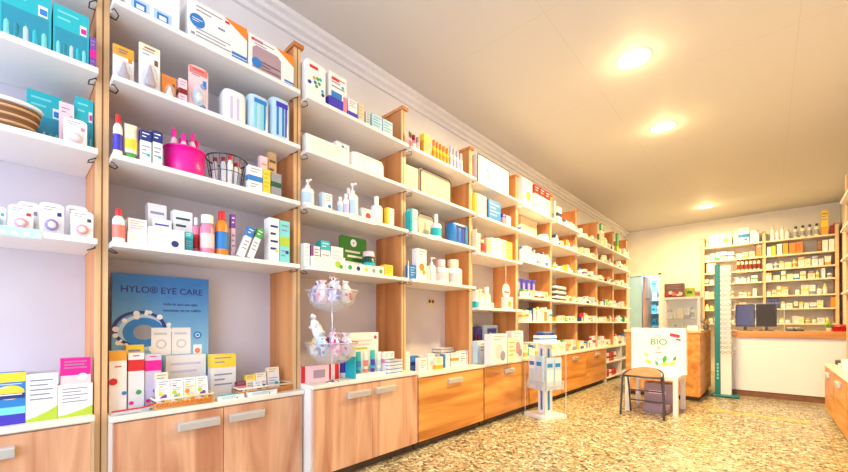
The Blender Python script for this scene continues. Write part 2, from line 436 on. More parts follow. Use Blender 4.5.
# ------------------------------------------------------------------ product builders (front faces +x, origin at bottom centre)
def rect(m, w, d, h, a, b, c, e, mat, lift=.0007):
    x = d / 2 + lift
    m.quad([(x, -w / 2 + a * w, c * h), (x, -w / 2 + b * w, c * h), (x, -w / 2 + b * w, e * h), (x, -w / 2 + a * w, e * h)], mat)
def sides(m, w, d, h, c, e, mat):
    for sg in (-1, 1):
        y = sg * (w / 2 + .0007)
        m.quad([(-d / 2, y, c * h), (d / 2, y, c * h), (d / 2, y, e * h), (-d / 2, y, e * h)][::-sg], mat)
def disc(m, w, d, h, a, c, r, mat, lift=.0012, n=16, sq=1.0):
    x = d / 2 + lift
    m.quad([(x, -w / 2 + a * w + r * math.cos(2 * math.pi * i / n), c * h + sq * r * math.sin(2 * math.pi * i / n)) for i in range(n)], mat)
def textlines(m, w, d, h, a, b, z0, z1, n, mat, lift=.0012):
    for i in range(n):
        c = z1 - (z1 - z0) * (i + .15) / n; th = (z1 - z0) / n * .30
        e = a + (b - a) * (1 if i % 2 == 0 else random.uniform(.55, .9))
        rect(m, w, d, h, a, e, c - th, c, mat, lift)
def carton(w, d, h, base='white', band='blue', style='T', acc=None, name='carton', ink='ink', rough=.4):
    m = MB(); B = M(base, rough); m.box(-d / 2, d / 2, -w / 2, w / 2, 0, h, B)
    I = M(ink, .5)
    if band:
        K = M(band, rough)
        if style == 'T': rect(m, w, d, h, 0, 1, .68, 1, K); sides(m, w, d, h, .68, 1, K); textlines(m, w, d, h, .14, .8, .74, .94, 2, M('white' if band not in ('yellow', 'cream', 'white') else ink)); textlines(m, w, d, h, .14, .85, .2, .55, 3, I)
        elif style == 'B': rect(m, w, d, h, 0, 1, 0, .34, K); sides(m, w, d, h, 0, .34, K); textlines(m, w, d, h, .12, .86, .55, .9, 3, I)
        elif style == 'M': rect(m, w, d, h, 0, 1, .40, .62, K); sides(m, w, d, h, .40, .62, K); textlines(m, w, d, h, .14, .86, .7, .92, 2, I); textlines(m, w, d, h, .14, .7, .1, .32, 2, I)
        elif style == 'S': rect(m, w, d, h, 0, .26, 0, 1, K); sides(m, w, d, h, 0, 1, K); textlines(m, w, d, h, .36, .92, .5, .9, 3, I)
        elif style == 'D': disc(m, w, d, h, .5, .42, min(w, h) * .27, K); textlines(m, w, d, h, .14, .86, .76, .94, 2, I)
        elif style == 'C':
            x = d / 2 + .0008
            m.quad([(x, w / 2 - .42 * w, h), (x, w / 2, h), (x, w / 2, h - .3 * h)][::-1], K); textlines(m, w, d, h, .12, .55, .74, .92, 2, I); textlines(m, w, d, h, .12, .7, .16, .4, 3, I)
        elif style == 'W':
            x = d / 2 + .0008
            m.quad([(x, -w / 2, 0), (x, w / 2, 0), (x, w / 2, .30 * h), (x, w * .2, .2 * h), (x, -w * .2, .10 * h), (x, -w / 2, .06 * h)], K); textlines(m, w, d, h, .12, .85, .4, .9, 5, I)
        elif style == 'P': textlines(m, w, d, h, .12, .86, .18, .86, 4, K)
    if acc: disc(m, w, d, h, .72, .26, min(w, h) * .17, M(acc, rough), .0016)
    return m.build(name)
def window_box(w, d, h, base='teal', win='win', label='magenta'):
    r = carton(w, d, h, base, None, name='window_box')
    m = MB(); rect(m, w, d, h, .05, .95, .03, .58, M(win, .12)); 
    m.build('clear_window', r)
    m = MB(); textlines(m, w, d, h, .12, .7, .68, .92, 2, M('aqua')); rect(m, w, d, h, .74, .93, .6, .78, M('white'), .0010); rect(m, w, d, h, .77, .92, .63, .73, M(label), .0016)
    m.build('print', r)
    for i, c in enumerate(('aqua', 'deep_teal', 'pale_blue', 'teal', 'aqua')):
        m = MB(); yy = -w * .36 + i * w * .18
        m.lathe([(w * .06, .05 * h), (w * .075, .08 * h), (w * .075, .28 * h), (w * .05, .34 * h), (w * .05, .4 * h), (w * .02, .46 * h)], M(c, .3), d / 2 - w * .045, yy, 10)
        m.build('feeding_bottle', r)
    return r
def blister(w, d, h, base='white', blob='coral', tab='ink', name='blister_pack', shape='round'):
    ol = [(-w / 2, 0), (w / 2, 0)]; rr = w * .28 if shape == 'round' else w * .06
    for k in range(6): a = R(90 * k / 5); ol.append((w / 2 - rr + rr * math.cos(a), h - rr * .7 + rr * .7 * math.sin(a)))
    for k in range(6): a = R(90 + 90 * k / 5); ol.append((-w / 2 + rr + rr * math.cos(a), h - rr * .7 + rr * .7 * math.sin(a)))
    m = MB().prism(ol, -d / 2, -d / 2 + .006, M(base, .35))
    dd = -d + .012
    textlines(m, w, dd, h, .16, .7, .74, .9, 2, M('ink')); rect(m, w, dd, h, .72, .9, .62, .74, M(tab), .0012)
    r = m.build(name)
    n = 14; rx, rz_ = w * .36, h * .28; zc = h * .33
    t = MB()
    if shape == 'round':
        for q, x0, c in ((.8, .012, blob), (.45, .02, 'white')):
            t.add([(-d / 2 + x, s_ * rx * math.cos(2 * math.pi * i / n), zc + s_ * rz_ * .8 * math.sin(2 * math.pi * i / n)) for s_, x in ((q, .0066), (q, x0), (.001, x0 + .003)) for i in range(n)], [(j * n + i, j * n + (i + 1) % n, (j + 1) * n + (i + 1) % n, (j + 1) * n + i) for j in range(2) for i in range(n)], M(c, .3), True)
        t.build('dummy', r)
    else:
        t.lathe([(w * .26, h * .14), (w * .27, h * .22), (w * .17, h * .36), (w * .10, h * .46), (w * .07, h * .55), (.001, h * .57)], M(blob, .3), -d / 2 + .0062 + w * .28 * .6, 0, 12, sx=.6)
        t.build('teat', r)
    b = MB()
    rings = [(1, -d / 2 + .0065), (.96, -d / 2 + .7 * d), (.75, d / 2 - .001), (.001, d / 2)]
    vs = [(x, q * rx * math.cos(2 * math.pi * i / n), zc + q * rz_ * math.sin(2 * math.pi * i / n)) for q, x in rings for i in range(n)]
    b.add(vs, [(j * n + i, j * n + (i + 1) % n, (j + 1) * n + (i + 1) % n, (j + 1) * n + i) for j in range(3) for i in range(n)], CLEAR, True)
    b.build('blister', r)
    return r
def bottle(w, d, h, body='white', cap='white', label='blue', name='bottle', capf=.2, neck=.55, parts=True, seg=14):
    r_ = w / 2; zc = h * (1 - capf)
    m = MB().lathe([(r_ * .92, 0), (r_, h * .03), (r_, zc * .84), (r_ * .8, zc * .93), (r_ * neck * .8, zc), ], M(body, .3), seg=seg)
    r = m.build(name)
    c = MB().lathe([(r_ * neck, zc + .0005), (r_ * neck, h - .002), (r_ * neck * .85, h)], M(cap, .35), seg=seg)
    c.build('cap', r)
    if label:
        MB().lathe([(r_ * 1.012, zc * .18), (r_ * 1.012, zc * .66)], M(label, .45), seg=seg).build('label', r)
    return r
def pump(w, d, h, body='white', top='white', label='pale_blue', name='pump_bottle'):
    r_ = w / 2; zc = h * .70
    m = MB().lathe([(r_ * .92, 0), (r_, h * .03), (r_, zc * .84), (r_ * .75, zc * .95), (r_ * .36, zc)], M(body, .28), seg=16)
    r = m.build(name)
    p = MB().lathe([(r_ * .4, zc + .0005), (r_ * .4, zc + h * .09), (r_ * .16, zc + h * .1), (r_ * .14, h * .92), (r_ * .3, h * .925), (r_ * .3, h)], M(top, .3), seg=12)
    p.box(-r_ * .16, r_ * 1.0, -r_ * .16, r_ * .16, h * .935, h * .985, M(top, .3))
    p.build('pump', r)
    MB().lathe([(r_ * 1.012, zc * .16), (r_ * 1.012, zc * .7)], M(label, .45), seg=16).build('label', r)
    return r
def tube_pack(w, d, h, body='white', cap='blue', name='tube', stripe=None):
    n = 14; rr = w / 2
    rings = [(.18, 1, 1), (.25, 1, 1), (.6, 1, .75), (.93, 1.02, .22), (1.0, 1.02, .1)]
    vs = [(q2 * d / 2 * math.cos(2 * math.pi * i / n), q * rr * math.sin(2 * math.pi * i / n), z * h) for z, q, q2 in rings for i in range(n)]
    m = MB().add(vs, [(j * n + i, j * n + (i + 1) % n, (j + 1) * n + (i + 1) % n, (j + 1) * n + i) for j in range(4) for i in range(n)], M(body, .3), True)
    m.add(vs[-n:], [tuple(range(n))], M(body, .3)); m.add(vs[:n], [tuple(range(n))[::-1]], M(body, .3))
    r = m.build(name)
    MB().lathe([(rr * .78, 0), (rr * .82, h * .175)], M(cap, .35), seg=14, sx=min(1, d / w)).build('cap', r)
    if stripe:
        s = MB(); x = d / 2 * .8
        vs = [(q2 * d / 2 * math.cos(a) * 1.03 + .0004, q * rr * math.sin(a) * 1.02, z * h) for z, q, q2 in ((.3, 1, .97), (.58, 1, .77)) for a in [R(-75 + 15 * i) for i in range(11)]]
        s.add(vs, [(i, i + 1, 12 + i, 11 + i) for i in range(10)], M(stripe, .4), True); s.build('label', r)
    return r
def softpack(w, d, h, base='pale_blue', stripe='white', top='blue', name='soft_pack'):
    m = MB().rbox(-d / 2, d / 2, -w / 2, w / 2, 0, h, M(base, .25), min(w, d) * .3, 4)
    r = m.build(name)
    s = MB(); 
    for a, b, c in ((.22, .34, stripe), (.5, .62, stripe), (.66, .76, top)): rect(s, w, d, h, a, b, .1, .9, M(c, .3))
    rect(s, w, d, h, .2, .8, .78, .9, M(top, .3), .0012)
    s.build('print', r)
    return r
def jar(w, d, h, body='pink', cap='white', label=None, name='jar'):
    return bottle(w, d, h, body, cap, label, name, .22, .86)

BUILD = dict(carton=carton, window=window_box, blister=blister, bottle=bottle, pump=pump, tube=tube_pack, pack=softpack, jar=jar)

def put(kind, b, s, u0, u1, vt, look, cat, sb=.03, d=None, vb=None, rz=0, lean=0, up=0, ht=None, grp=None, dmax=.2, **kw):
    """stand one product on shelf s (or 'c' = cabinet top) of left bay b; u0,u1,vt read the photo for width and height"""
    z = (CABZ[b] if s == 'c' else SHELF[b][s]) + up
    um = (u0 + u1) / 2
    if vb: xf = (HC - z) * F / (vb - HV) * ray(um)[0]; xf = max(xf, -2.47)
    else: xf = (XS if s != 'c' else CABX[b]) - sb
    ya, yb = y_at(u0, xf), y_at(u1, xf)
    lo, hi = bay_y(b)
    if d is None: d = min(max((yb - ya) * .6, .03), .11)
    if s != 'c' or xf - d < XP: ya = max(ya, lo + .004); yb = min(yb, hi - .004)
    w = max(yb - ya, .012)
    h = ht or (z_at(vt, t_x(um, xf)) - z)
    h = max(h, .014)
    if s != 'c':
        zl = SHELF[b]; nx = 2.9 if s == 0 else zl[s - 1] - .03
        h = min(h, nx - z - .006)
    if kind in ('bottle', 'pump', 'jar'): d = w
    d = min(d, xf - (XB + .012))
    o = BUILD[kind](w, d, h, **kw)
    o.location = (xf - d / 2, (ya + yb) / 2, z); o.rotation_euler = (R(lean), 0, R(rz))
    place = ('on %s cabinet' if s == 'c' else 'on ' + SHN[s] + ' of %s') % BAY[b]
    reg(o, look, place, cat, (ya + yb) / 2, grp)
    return o, xf, (ya + yb) / 2, z, w, d, h

# ------------------------------------------------------------------ leftmost bay
put('window', 0, 1, -4, 49, -4, 'large teal window box with baby bottles', 'box', sb=.05, d=.12, ht=.25, label='blue', grp='teal feeding sets')
put('window', 0, 1, 51, 87, 8, 'teal window box with magenta tag', 'box', sb=.05, d=.12, grp='teal feeding sets')
put('carton', 0, 1, 88, 95, 36, 'small striped purple carton', 'carton', sb=.05, d=.06, base='purple', band='magenta', style='M')
o = put('window', 0, 2, 25, 60, 92, 'teal window box with colourful bottles', 'box', sb=.21, d=.1, label='blue', grp='teal feeding sets')
put('window', 0, 2, 74, 95, 98, 'teal window box with magenta tag', 'box', sb=.13, d=.1, grp='teal feeding sets')
put('blister', 0, 2, 58, 73, 100, 'coral and pale pink hanging pack', 'pack', sb=.09, d=.03, base='pale_pink', blob='coral', tab='coral', shape='sq')
put('blister', 0, 2, 63, 87, 115, 'white rounded pack with pale pink dummy', 'blister pack', sb=.02, d=.045, base='white', blob='pale_pink', tab='pink')
put('blister', 0, 2, 2, 21, 104, 'white hanging pack with teal and pink print', 'pack', sb=.31, d=.03, base='white', blob='aqua', tab='green', shape='sq')
# S4 blisters
for a in ((-14, 5, 204, 'aqua', 'teal', .06, 'white rounded pack with aqua dummy'), (7, 33, 203, 'pink', 'red', .03, 'white rounded pack with pink dummy'),
          (17, 39, 200, 'pale_blue', 'ink', .10, 'white rounded pack with pale blue dummy'), (39, 64, 201, 'purple', 'navy', .04, 'white rounded pack with purple dummy'),
          (66, 88, 204, 'lilac', 'ink', .10, 'white rounded pack with lilac dummy'), (71, 94, 209, 'coral', 'dark_grey', .02, 'white rounded pack with coral dummy')):
    put('blister', 0, 3, a[0], a[1], a[2], a[6], 'blister pack', sb=a[5], d=.045, blob=a[3], tab=a[4], grp='dummy packs in the leftmost bay')
# price rail
def rail(b, s, u0, u1, c, lab):
    X = XS + .002; ya, yb = y_at(u0, X), y_at(u1, X); z = SHELF[b][s]
    m = MB().box(-.0015, .0015, ya - (ya + yb) / 2, (yb - ya) / 2, -.034, .006, M(c, .25))
    o = m.build('price_rail', None, (X, (ya + yb) / 2, z)); tag(o, lab, 'price rail')
    I = MB()
    for i in range(5):
        w = (yb - ya); y = -w * .42 + i * w * .2
        I.quad([(.0021, y, -.024), (.0021, y + w * .1, -.024), (.0021, y + w * .1, -.012), (.0021, y, -.012)], M('white'))
    I.build('price_ticket', o)
rail(0, 3, -20, 41, 'pale_blue', 'pale blue price rail on fourth shelf edge of leftmost bay')
# cabinet top of the leftmost bay
def wave_box(b, u0, u1, vt, vb, look, base, band, up=0, d=.06, style='W', **k):
    return put('carton', b, 'c', u0, u1, vt, look, 'carton', vb=vb, up=up, d=d, base=base, band=band, style=style, **k)
o, xf, yc, z, wd, dd, hh = put('carton', 0, 'c', -10, 26, 373, 'blue carton with yellow sun print', 'carton', sb=.04, d=.06, base='blue', band=None)
m = MB(); rect(m, wd, dd, hh, 0, 1, .82, 1, M('yellow')); rect(m, wd, dd, hh, 0, .98, .5, .6, M('navy'), .001); disc(m, wd, dd, hh, .55, .62, .042, M('yellow'), .0009, 18, .7); rect(m, wd, dd, hh, 0, .98, .52, .6, M('navy'), .0014); textlines(m, wd, dd, hh, .1, .9, .53, .6, 1, M('white'), .0018); textlines(m, wd, dd, hh, .1, .9, .68, .8, 2, M('pale_blue'), .001); rect(m, wd, dd, hh, 0, 1, 0, .2, M('violet')); rect(m, wd, dd, hh, 0, 1, .2, .34, M('aqua')); m.build('print', o)
o, xf, yc, z, wd, dd, hh = wave_box(0, 26.5, 58, 374, None, 'white carton with green wave at foot', 'white', 'lime', d=.05, sb=.04)
put('carton', 0, 'c', 27, 56, 371, 'pale grey carton behind the white one', 'carton', sb=.11, d=.05, base='silver', band=None)
o, xf, yc, z, wd, dd, hh = put('carton', 0, 'c', 58.5, 93, 384, 'white carton with lime wave and lettering', 'carton', sb=.04, d=.07, base='white', band='lime', style='W')
put('carton', 0, 'c', 61, 91, 358, 'magenta and white carton on top of lime one', 'carton', sb=.045, d=.05, up=hh + .0005, base='magenta', band='pale_pink', style='B', acc='white')

# woven basket, leftmost bay third shelf
r = empty('oval_basket', (-2.315, y_at(7, -2.315), SHELF[0][2])); tag(r, 'brown woven oval basket with white rim on third shelf of leftmost bay', 'basket')
m = MB()
for q in range(10):
    m.ring(0, 0, .012 + q * .010, (.052 + q * .0016), .072 + q * .002, .0062, (M('brown', .6), M('brown', .6), M('tan', .6))[q % 3], 30)
m.build('woven_body', r)
MB().ring(0, 0, .118, .070, .095, .008, M('white', .5), 32).build('rim', r)
MB().lathe([(.05, 0), (.056, .01), (.001, .011)], M('white', .5), seg=28, sx=1, sy=1.35).build('base', r)

# ------------------------------------------------------------------ poster bay
o, xf, yc, z, wd, dd, hh = put('carton', 1, 0, 124, 178, -8, 'white carton printed with pale blue squares', 'carton', sb=.06, d=.14, ht=.21, base='white', band=None)
m = MB()
for a in (.08, .5):
    rect(m, wd, dd, hh, a, a + .34, .1, .42, M('pale_blue')); rect(m, wd, dd, hh, a + .06, a + .28, .16, .36, M('blue'), .0012); rect(m, wd, dd, hh, a + .1, a + .24, .2, .3, M('white'), .0016)
m.build('print', o)
o, xf, yc, z, wd, dd, hh = put('carton', 1, 0, 187, 246, 14, 'large white carton with blue disc and orange corner', 'carton', sb=.05, d=.16, base='white', band='orange', style='C', ht=.235, grp='large white baby-care cartons')
m = MB(); disc(m, wd, dd, hh, .14, .55, .037, M('blue')); rect(m, wd, dd, hh, .72, 1, .06, .18, M('blue')); rect(m, wd, dd, hh, .72, 1, .2, .27, M('blue')); rect(m, wd, dd, hh, .48, .6, .62, .67, M('ink')); rect(m, wd, dd, hh, .6, .68, .86, .92, M('red')); rect(m, wd, dd, hh, .04, .1, .2, .26, M('ink')); textlines(m, wd, dd, hh, .06, .22, .5, .6, 2, M('white'), .0018); m.build('print', o)
o, xf, yc, z, wd, dd, hh = put('carton', 1, 0, 247.5, 293, 36, 'white carton with arched window and orange corner', 'carton', sb=.05, d=.16, base='white', band='orange', style='C', ht=.225, grp='large white baby-care cartons')
m = MB(); x = dd / 2 + .0012
pts = [(x, -wd * .42, hh * .12), (x, wd * .2, hh * .12), (x, wd * .2, hh * .66), (x, wd * .12, hh * .76), (x, -wd * .34, hh * .76), (x, -wd * .42, hh * .66)]
m.quad(pts, M('mauve', .3)); disc(m, wd, dd, hh, .17, .3, .03, M('blue'), .0018); rect(m, wd, dd, hh, .78, 1, .06, .16, M('blue')); rect(m, wd, dd, hh, .78, 1, .18, .24, M('blue')); rect(m, wd, dd, hh, .06, .3, .86, .93, M('red')); m.build('print', o)
m = MB().lathe([(.02, .03), (.03, .035), (.032, .07), (.022, .1), (.012, .11), (.0001, .112)], M('white', .3), dd / 2 - .028, wd * -.05, 14, sx=.9); m.build('steriliser_cup', o)
# second shelf
o, xf, yc, z, wd, dd, hh = put('blister', 1, 1, 112.5, 134, 42, 'white card with orange top and silicone teats', 'blister pack', sb=.03, d=.04, base='white', blob='mauve', tab='orange', shape='sq', grp='teat packs in the poster bay')
m = MB(); rect(m, wd, -dd + .012, hh, 0, 1, .72, 1, M('amber'), .0009); textlines(m, wd, -dd + .012, hh, .28, .72, .78, .93, 2, M('brown'), .0016); m.build('print', o)
o, xf, yc, z, wd, dd, hh = put('blister', 1, 1, 139, 160.5, 41, 'tall white card with silicone teat and cream top', 'blister pack', sb=.025, d=.04, base='white', blob='mauve', tab='brown', shape='sq', grp='teat packs in the poster bay')
m = MB(); rect(m, wd, -dd + .012, hh, 0, 1, .84, 1, M('cream'), .0009); textlines(m, wd, -dd + .012, hh, .25, .75, .86, .96, 1, M('brown'), .0016); m.build('print', o)
o, xf, yc, z, wd, dd, hh = put('blister', 1, 1, 162.5, 177, 72, 'short orange card with teat', 'blister pack', sb=.03, d=.04, base='orange', blob='white', tab='brown', shape='sq', grp='teat packs in the poster bay')
put('carton', 1, 1, 178, 186, 78, 'small dark red and white carton', 'carton', sb=.04, d=.05, base='pale_pink', band='dark_red', style='M')
o, xf, yc, z, wd, dd, hh = put('blister', 1, 1, 190, 210, 62, 'pink topped clear blister with blue discs', 'blister pack', sb=.025, d=.05, base='pale_pink', blob='pale_blue', tab='blue', grp='teat packs in the poster bay')
m = MB(); rect(m, wd, -dd + .012, hh, .04, .96, .82, .97, M('coral'), .0009); textlines(m, wd, -dd + .012, hh, .2, .8, .86, .94, 1, M('red'), .0016); disc(m, wd, -dd + .012, hh, .75, .6, .016, M('blue'), .0016); disc(m, wd, -dd + .012, hh, .72, .14, .016, M('blue'), .0016); m.build('print', o)
put('pack', 1, 1, 224, 247, 90, 'white cotton pack with pale lilac stripes', 'pack', sb=.03, d=.13, base='white', stripe='lilac', top='paper', grp='cotton packs in the poster bay')
put('pack', 1, 1, 249, 270, 95, 'pale blue cotton pack with blue top', 'pack', sb=.03, d=.13, base='pale_blue', stripe='aqua', top='blue', grp='cotton packs in the poster bay')
put('pack', 1, 1, 271.5, 291, 98, 'pale blue cotton pack with violet top', 'pack', sb=.03, d=.13, base='pale_blue', stripe='blue', top='violet', grp='cotton packs in the poster bay')
# third shelf
put('bottle', 1, 2, 112.5, 122.5, 113, 'white spray bottle with red cap and violet label', 'bottle', sb=.03, body='white', cap='red', label='violet')
o, *_ = put('tube', 1, 2, 124, 137, 123, 'cream and green tube with green cap', 'tube', sb=.03, body='cream', cap='green', stripe='yellow', d=.03)
put('carton', 1, 2, 139.5, 150.5, 130, 'white toothpaste carton with dark blue top', 'carton', sb=.03, d=.04, base='white', band='navy', style='T', acc='teal', grp='blue toothpaste cartons')
put('carton', 1, 2, 152, 161.5, 131, 'white toothpaste carton with dark blue top', 'carton', sb=.03, d=.04, base='white', band='navy', style='T', acc='teal', grp='blue toothpaste cartons')
def round_bowl(name, lab, cat, u0, u1, vt, b, s, cmat, sb):
    z = SHELF[b][s]; X = XS - sb; um = (u0 + u1) / 2
    r_ = (y_at(u1, X) - y_at(u0, X)) / 2
    return X, (y_at(u0, X) + y_at(u1, X)) / 2, r_, z
X, yc, r_, z = round_bowl('', '', '', 163, 204, 0, 1, 2, None, .12)
bh = .145
r = empty('magenta_bowl', (X, yc, z)); tag(r, 'bright magenta round bowl on third shelf of poster bay', 'bowl')
MB().lathe([(r_ * .86, 0), (r_ * .95, .02), (r_, bh), (r_ * .96, bh), (r_ * .91, .024), (.001, .02)], M('magenta', .3), seg=32).build('bowl_body', r)
MB().ring(0, 0, bh, r_ * .985, r_ * .985, .005, M('magenta', .3), 32).build('rim', r)
for i, (dy, dx, hh_) in enumerate(((-.055, .015, .225), (-.015, -.02, .20), (.03, .02, .23), (.06, -.01, .21), (-.02, .05, .20), (.02, -.06, .22))):
    o = bottle(.034, .034, hh_, 'pale_pink', 'magenta', 'white', 'small_bottle', .2, .6, seg=10); o.location = (X + dx, yc + dy, z + .0205)
    reg(o, 'small white bottle with magenta cap', 'in the magenta bowl', 'bottle', dy, 'small bottles in the magenta bowl')
# wire basket with tubes
X, yc, r_, z = round_bowl('', '', '', 206, 245, 0, 1, 2, None, .13)
bh = .17
r = empty('wire_basket', (X, yc, z)); tag(r, 'round black wire basket beside the magenta bowl on third shelf', 'basket')
BW = M('dark_grey', .35, .6)
MB().ring(0, 0, bh, r_, r_, .0045, BW, 32).build('rim', r)
m = MB().ring(0, 0, .0035, r_ * .72, r_ * .72, .0035, BW, 28); m.ring(0, 0, bh * .5, r_ * .86, r_ * .86, .0022, BW, 28)
for i in range(18):
    a = 2 * math.pi * i / 18; m.tube([(r_ * .72 * math.cos(a), r_ * .72 * math.sin(a), .0035), (r_ * math.cos(a), r_ * math.sin(a), bh)], .0018, BW, 4)
for i in range(-3, 4):
    q = r_ * .72 * math.sqrt(1 - (i / 3.6) ** 2); m.tube([(i * r_ * .2, -q, .0035), (i * r_ * .2, q, .0035)], .002, BW, 4)
m.build('wire_mesh', r)
for i, (dy, dx, hh_, cp) in enumerate(((-.07, .02, .155, 'dark_red'), (-.035, .045, .16, 'dark_red'), (.0, .05, .18, 'red'), (.035, .04, .15, 'dark_red'), (.065, .0, .175, 'coral'), (0, -.05, .18, 'dark_red'))):
    o = bottle(.03, .03, hh_, 'silver' if i < 2 else 'white', cp, 'paper', 'small_tube', .15, .8, seg=10); o.location = (X + dx, yc + dy, z + .0058)
    reg(o, 'small pale tube with %s cap' % cp.replace('_', ' '), 'in black wire basket', 'tube', dy, 'tubes in the wire basket')
put('carton', 1, 2, 248, 262, 166, 'blue and white toothbrush carton', 'carton', sb=.03, d=.04, base='white', band='blue', style='M')
put('carton', 1, 2, 262.8, 270, 169, 'slim yellow carton', 'carton', sb=.03, d=.04, base='yellow', band='amber', style='P')
put('carton', 1, 2, 271, 281, 173, 'dark grey and green patterned carton', 'carton', sb=.03, d=.04, base='grey', band='dark_green', style='M')
put('carton', 1, 2, 260, 267, 156, 'pale pink carton standing behind', 'carton', sb=.10, d=.04, base='pale_pink', band='tan', style='P')
put('carton', 1, 2, 268, 276, 152, 'tan wooden toothbrush carton standing behind', 'carton', sb=.12, d=.03, base='tan', band='brown', style='P')
# fourth shelf
put('bottle', 1, 3, 112.5, 125.5, 208, 'white bottle with red cap and red band', 'bottle', sb=.03, body='white', cap='red', label='coral')
put('carton', 1, 3, 127, 147, 227, 'flat white carton with dark top edge', 'carton', ht=.063, sb=.05, d=.1, base='white', band='cream', style='P')
put('carton', 1, 3, 127.5, 146.5, 216, 'cream carton lying on the flat white one', 'carton', sb=.055, d=.09, up=SHELF[1][3] * 0 + .064, ht=.066, base='paper', band='tan', style='P')
put('carton', 1, 3, 149, 184, 228.5, 'long white carton with navy lettering', 'carton', sb=.02, d=.06, base='white', band=None, acc='navy')
put('carton', 1, 3, 147.5, 166, 204, 'tall white carton with pale violet lettering', 'carton', sb=.15, d=.07, base='paper', band='ink', style='P')
put('carton', 1, 3, 152, 171, 219, 'white carton with violet lettering', 'carton', sb=.09, d=.05, base='white', band='violet', style='P')
put('carton', 1, 3, 173, 192, 211, 'white carton with dark green top', 'carton', sb=.10, d=.06, base='paper', band='dark_green', style='P')
put('carton', 1, 3, 184.5, 192.5, 232, 'small teal carton', 'carton', sb=.03, d=.05, base='deep_teal', band='teal', style='T')
put('bottle', 1, 3, 193, 200.5, 217, 'slim pink bottle with white cap', 'bottle', sb=.08, body='pink', cap='white', label='red')
put('jar', 1, 3, 202, 216, 214, 'pink jar with white lid and pale label', 'jar', sb=.02, body='pink', cap='white', label='pale_pink')
put('bottle', 1, 3, 217, 230, 210, 'bottle with red cap and blue and yellow label', 'bottle', sb=.03, body='orange', cap='red', label='blue')
put('carton', 1, 3, 231, 235, 214, 'slim pale pink carton', 'carton', sb=.08, d=.03, base='pale_pink', band='purple', style='T')
def leaning(u0, u1, vt, lean, look, **k):
    return put('carton', 1, 3, u0, u1, vt, look, 'carton', sb=.03, d=.035, **k)
for (u, base, band, an) in ((239.5, 'white', 'blue', 20), (249, 'white', 'green', 20)):
    X = XS - .04; yy = y_at(u, X); wq, hq = .036, .19
    o = carton(wq, .034, hq, base, band, 'T'); o.rotation_euler = (-R(an), 0, 0)
    o.location = (X, yy, SHELF[1][3] + wq / 2 * math.sin(R(an)))
    reg(o, 'slim white carton with %s end leaning right' % band, 'on fourth shelf of poster bay', 'carton', yy, 'leaning toothpaste cartons')
put('carton', 1, 3, 269, 279, 218, 'tall white carton with blue and yellow print', 'carton', sb=.03, d=.07, base='white', band='navy', style='P', acc='yellow')
put('carton', 1, 3, 279.8, 289.5, 221, 'tall pale green carton with blue print', 'carton', sb=.03, d=.07, base='aqua', band='lime', style='M', acc='navy')

# eye care poster (big printed board standing at the back of the cabinet)
PYX = -2.535; ya, yb = y_at(111.5, PYX), y_at(208, PYX); pw = yb - ya; ph = 1.335 - CABZ[1]
r = empty('eye_care_poster', (PYX, (ya + yb) / 2, CABZ[1])); tag(r, 'blue eye care poster board standing at back of base cabinet', 'poster')
def poster_mat():
    m, nt, b = principled('poster_blue'); N = nt.nodes; L = nt.links
    tc = N.new('ShaderNodeTexCoord'); sp = N.new('ShaderNodeSeparateXYZ'); L.new(tc.outputs['Object'], sp.inputs[0])
    rm = N.new('ShaderNodeValToRGB'); ns = N.new('ShaderNodeTexNoise'); ns.inputs['Scale'].default_value = 6
    L.new(tc.outputs['Object'], ns.inputs['Vector'])
    mu = N.new('ShaderNodeMath'); mu.operation = 'MULTIPLY_ADD'; mu.inputs[1].default_value = 1.3; L.new(sp.outputs[2], mu.inputs[0])
    m2 = N.new('ShaderNodeMath'); m2.operation = 'MULTIPLY'; m2.inputs[1].default_value = .18; L.new(ns.outputs['Fac'], m2.inputs[0]); L.new(m2.outputs[0], mu.inputs[2])
    L.new(mu.outputs[0], rm.inputs[0])
    rm.color_ramp.elements[0].color = (*lin((150, 212, 238)), 1); rm.color_ramp.elements[0].position = .25
    rm.color_ramp.elements[1].color = (*lin((36, 116, 190)), 1); rm.color_ramp.elements[1].position = .95
    L.new(rm.outputs[0], b.inputs['Base Color']); b.inputs['Roughness'].default_value = .35
    return m
MB().box(-.008, .008, -pw / 2, pw / 2, 0, ph, poster_mat()).build('board', r)
e = MB(); n = 40
cyy, czz, ra = -pw * .20, ph * .55, pw * .25
def ringq(m, cy_, cz_, r0, r1, mat, x, sq=.85, n=40):
    m.add([(x, cy_ + q * math.cos(2 * math.pi * i / n), cz_ + q * sq * math.sin(2 * math.pi * i / n)) for q in (r0, r1) for i in range(n)], [(i, (i + 1) % n, n + (i + 1) % n, n + i) for i in range(n)], mat)
ringq(e, cyy, czz, ra * .82, ra, M('pale_blue'), .0086); ringq(e, cyy, czz, ra * .42, ra * .82, M('blue'), .0088); ringq(e, cyy, czz, .001, ra * .42, M('grey'), .009)
ringq(e, cyy - ra * .15, czz + .02, ra * .9, ra * 1.06, M('navy'), .0087, .8)
random.seed(3)
for i in range(26):
    a = random.uniform(0, 6.28); q = ra * random.uniform(.9, 1.15); rr = random.uniform(.006, .016)
    if math.cos(a) * q > ra * .6 and math.sin(a) < 0: continue
    ringq(e, cyy + q * math.cos(a), czz + q * .85 * math.sin(a), .0001, rr, M('white'), .0092 + i * .00002, 1, 10)
e.build('eye_print', r)
p = MB()
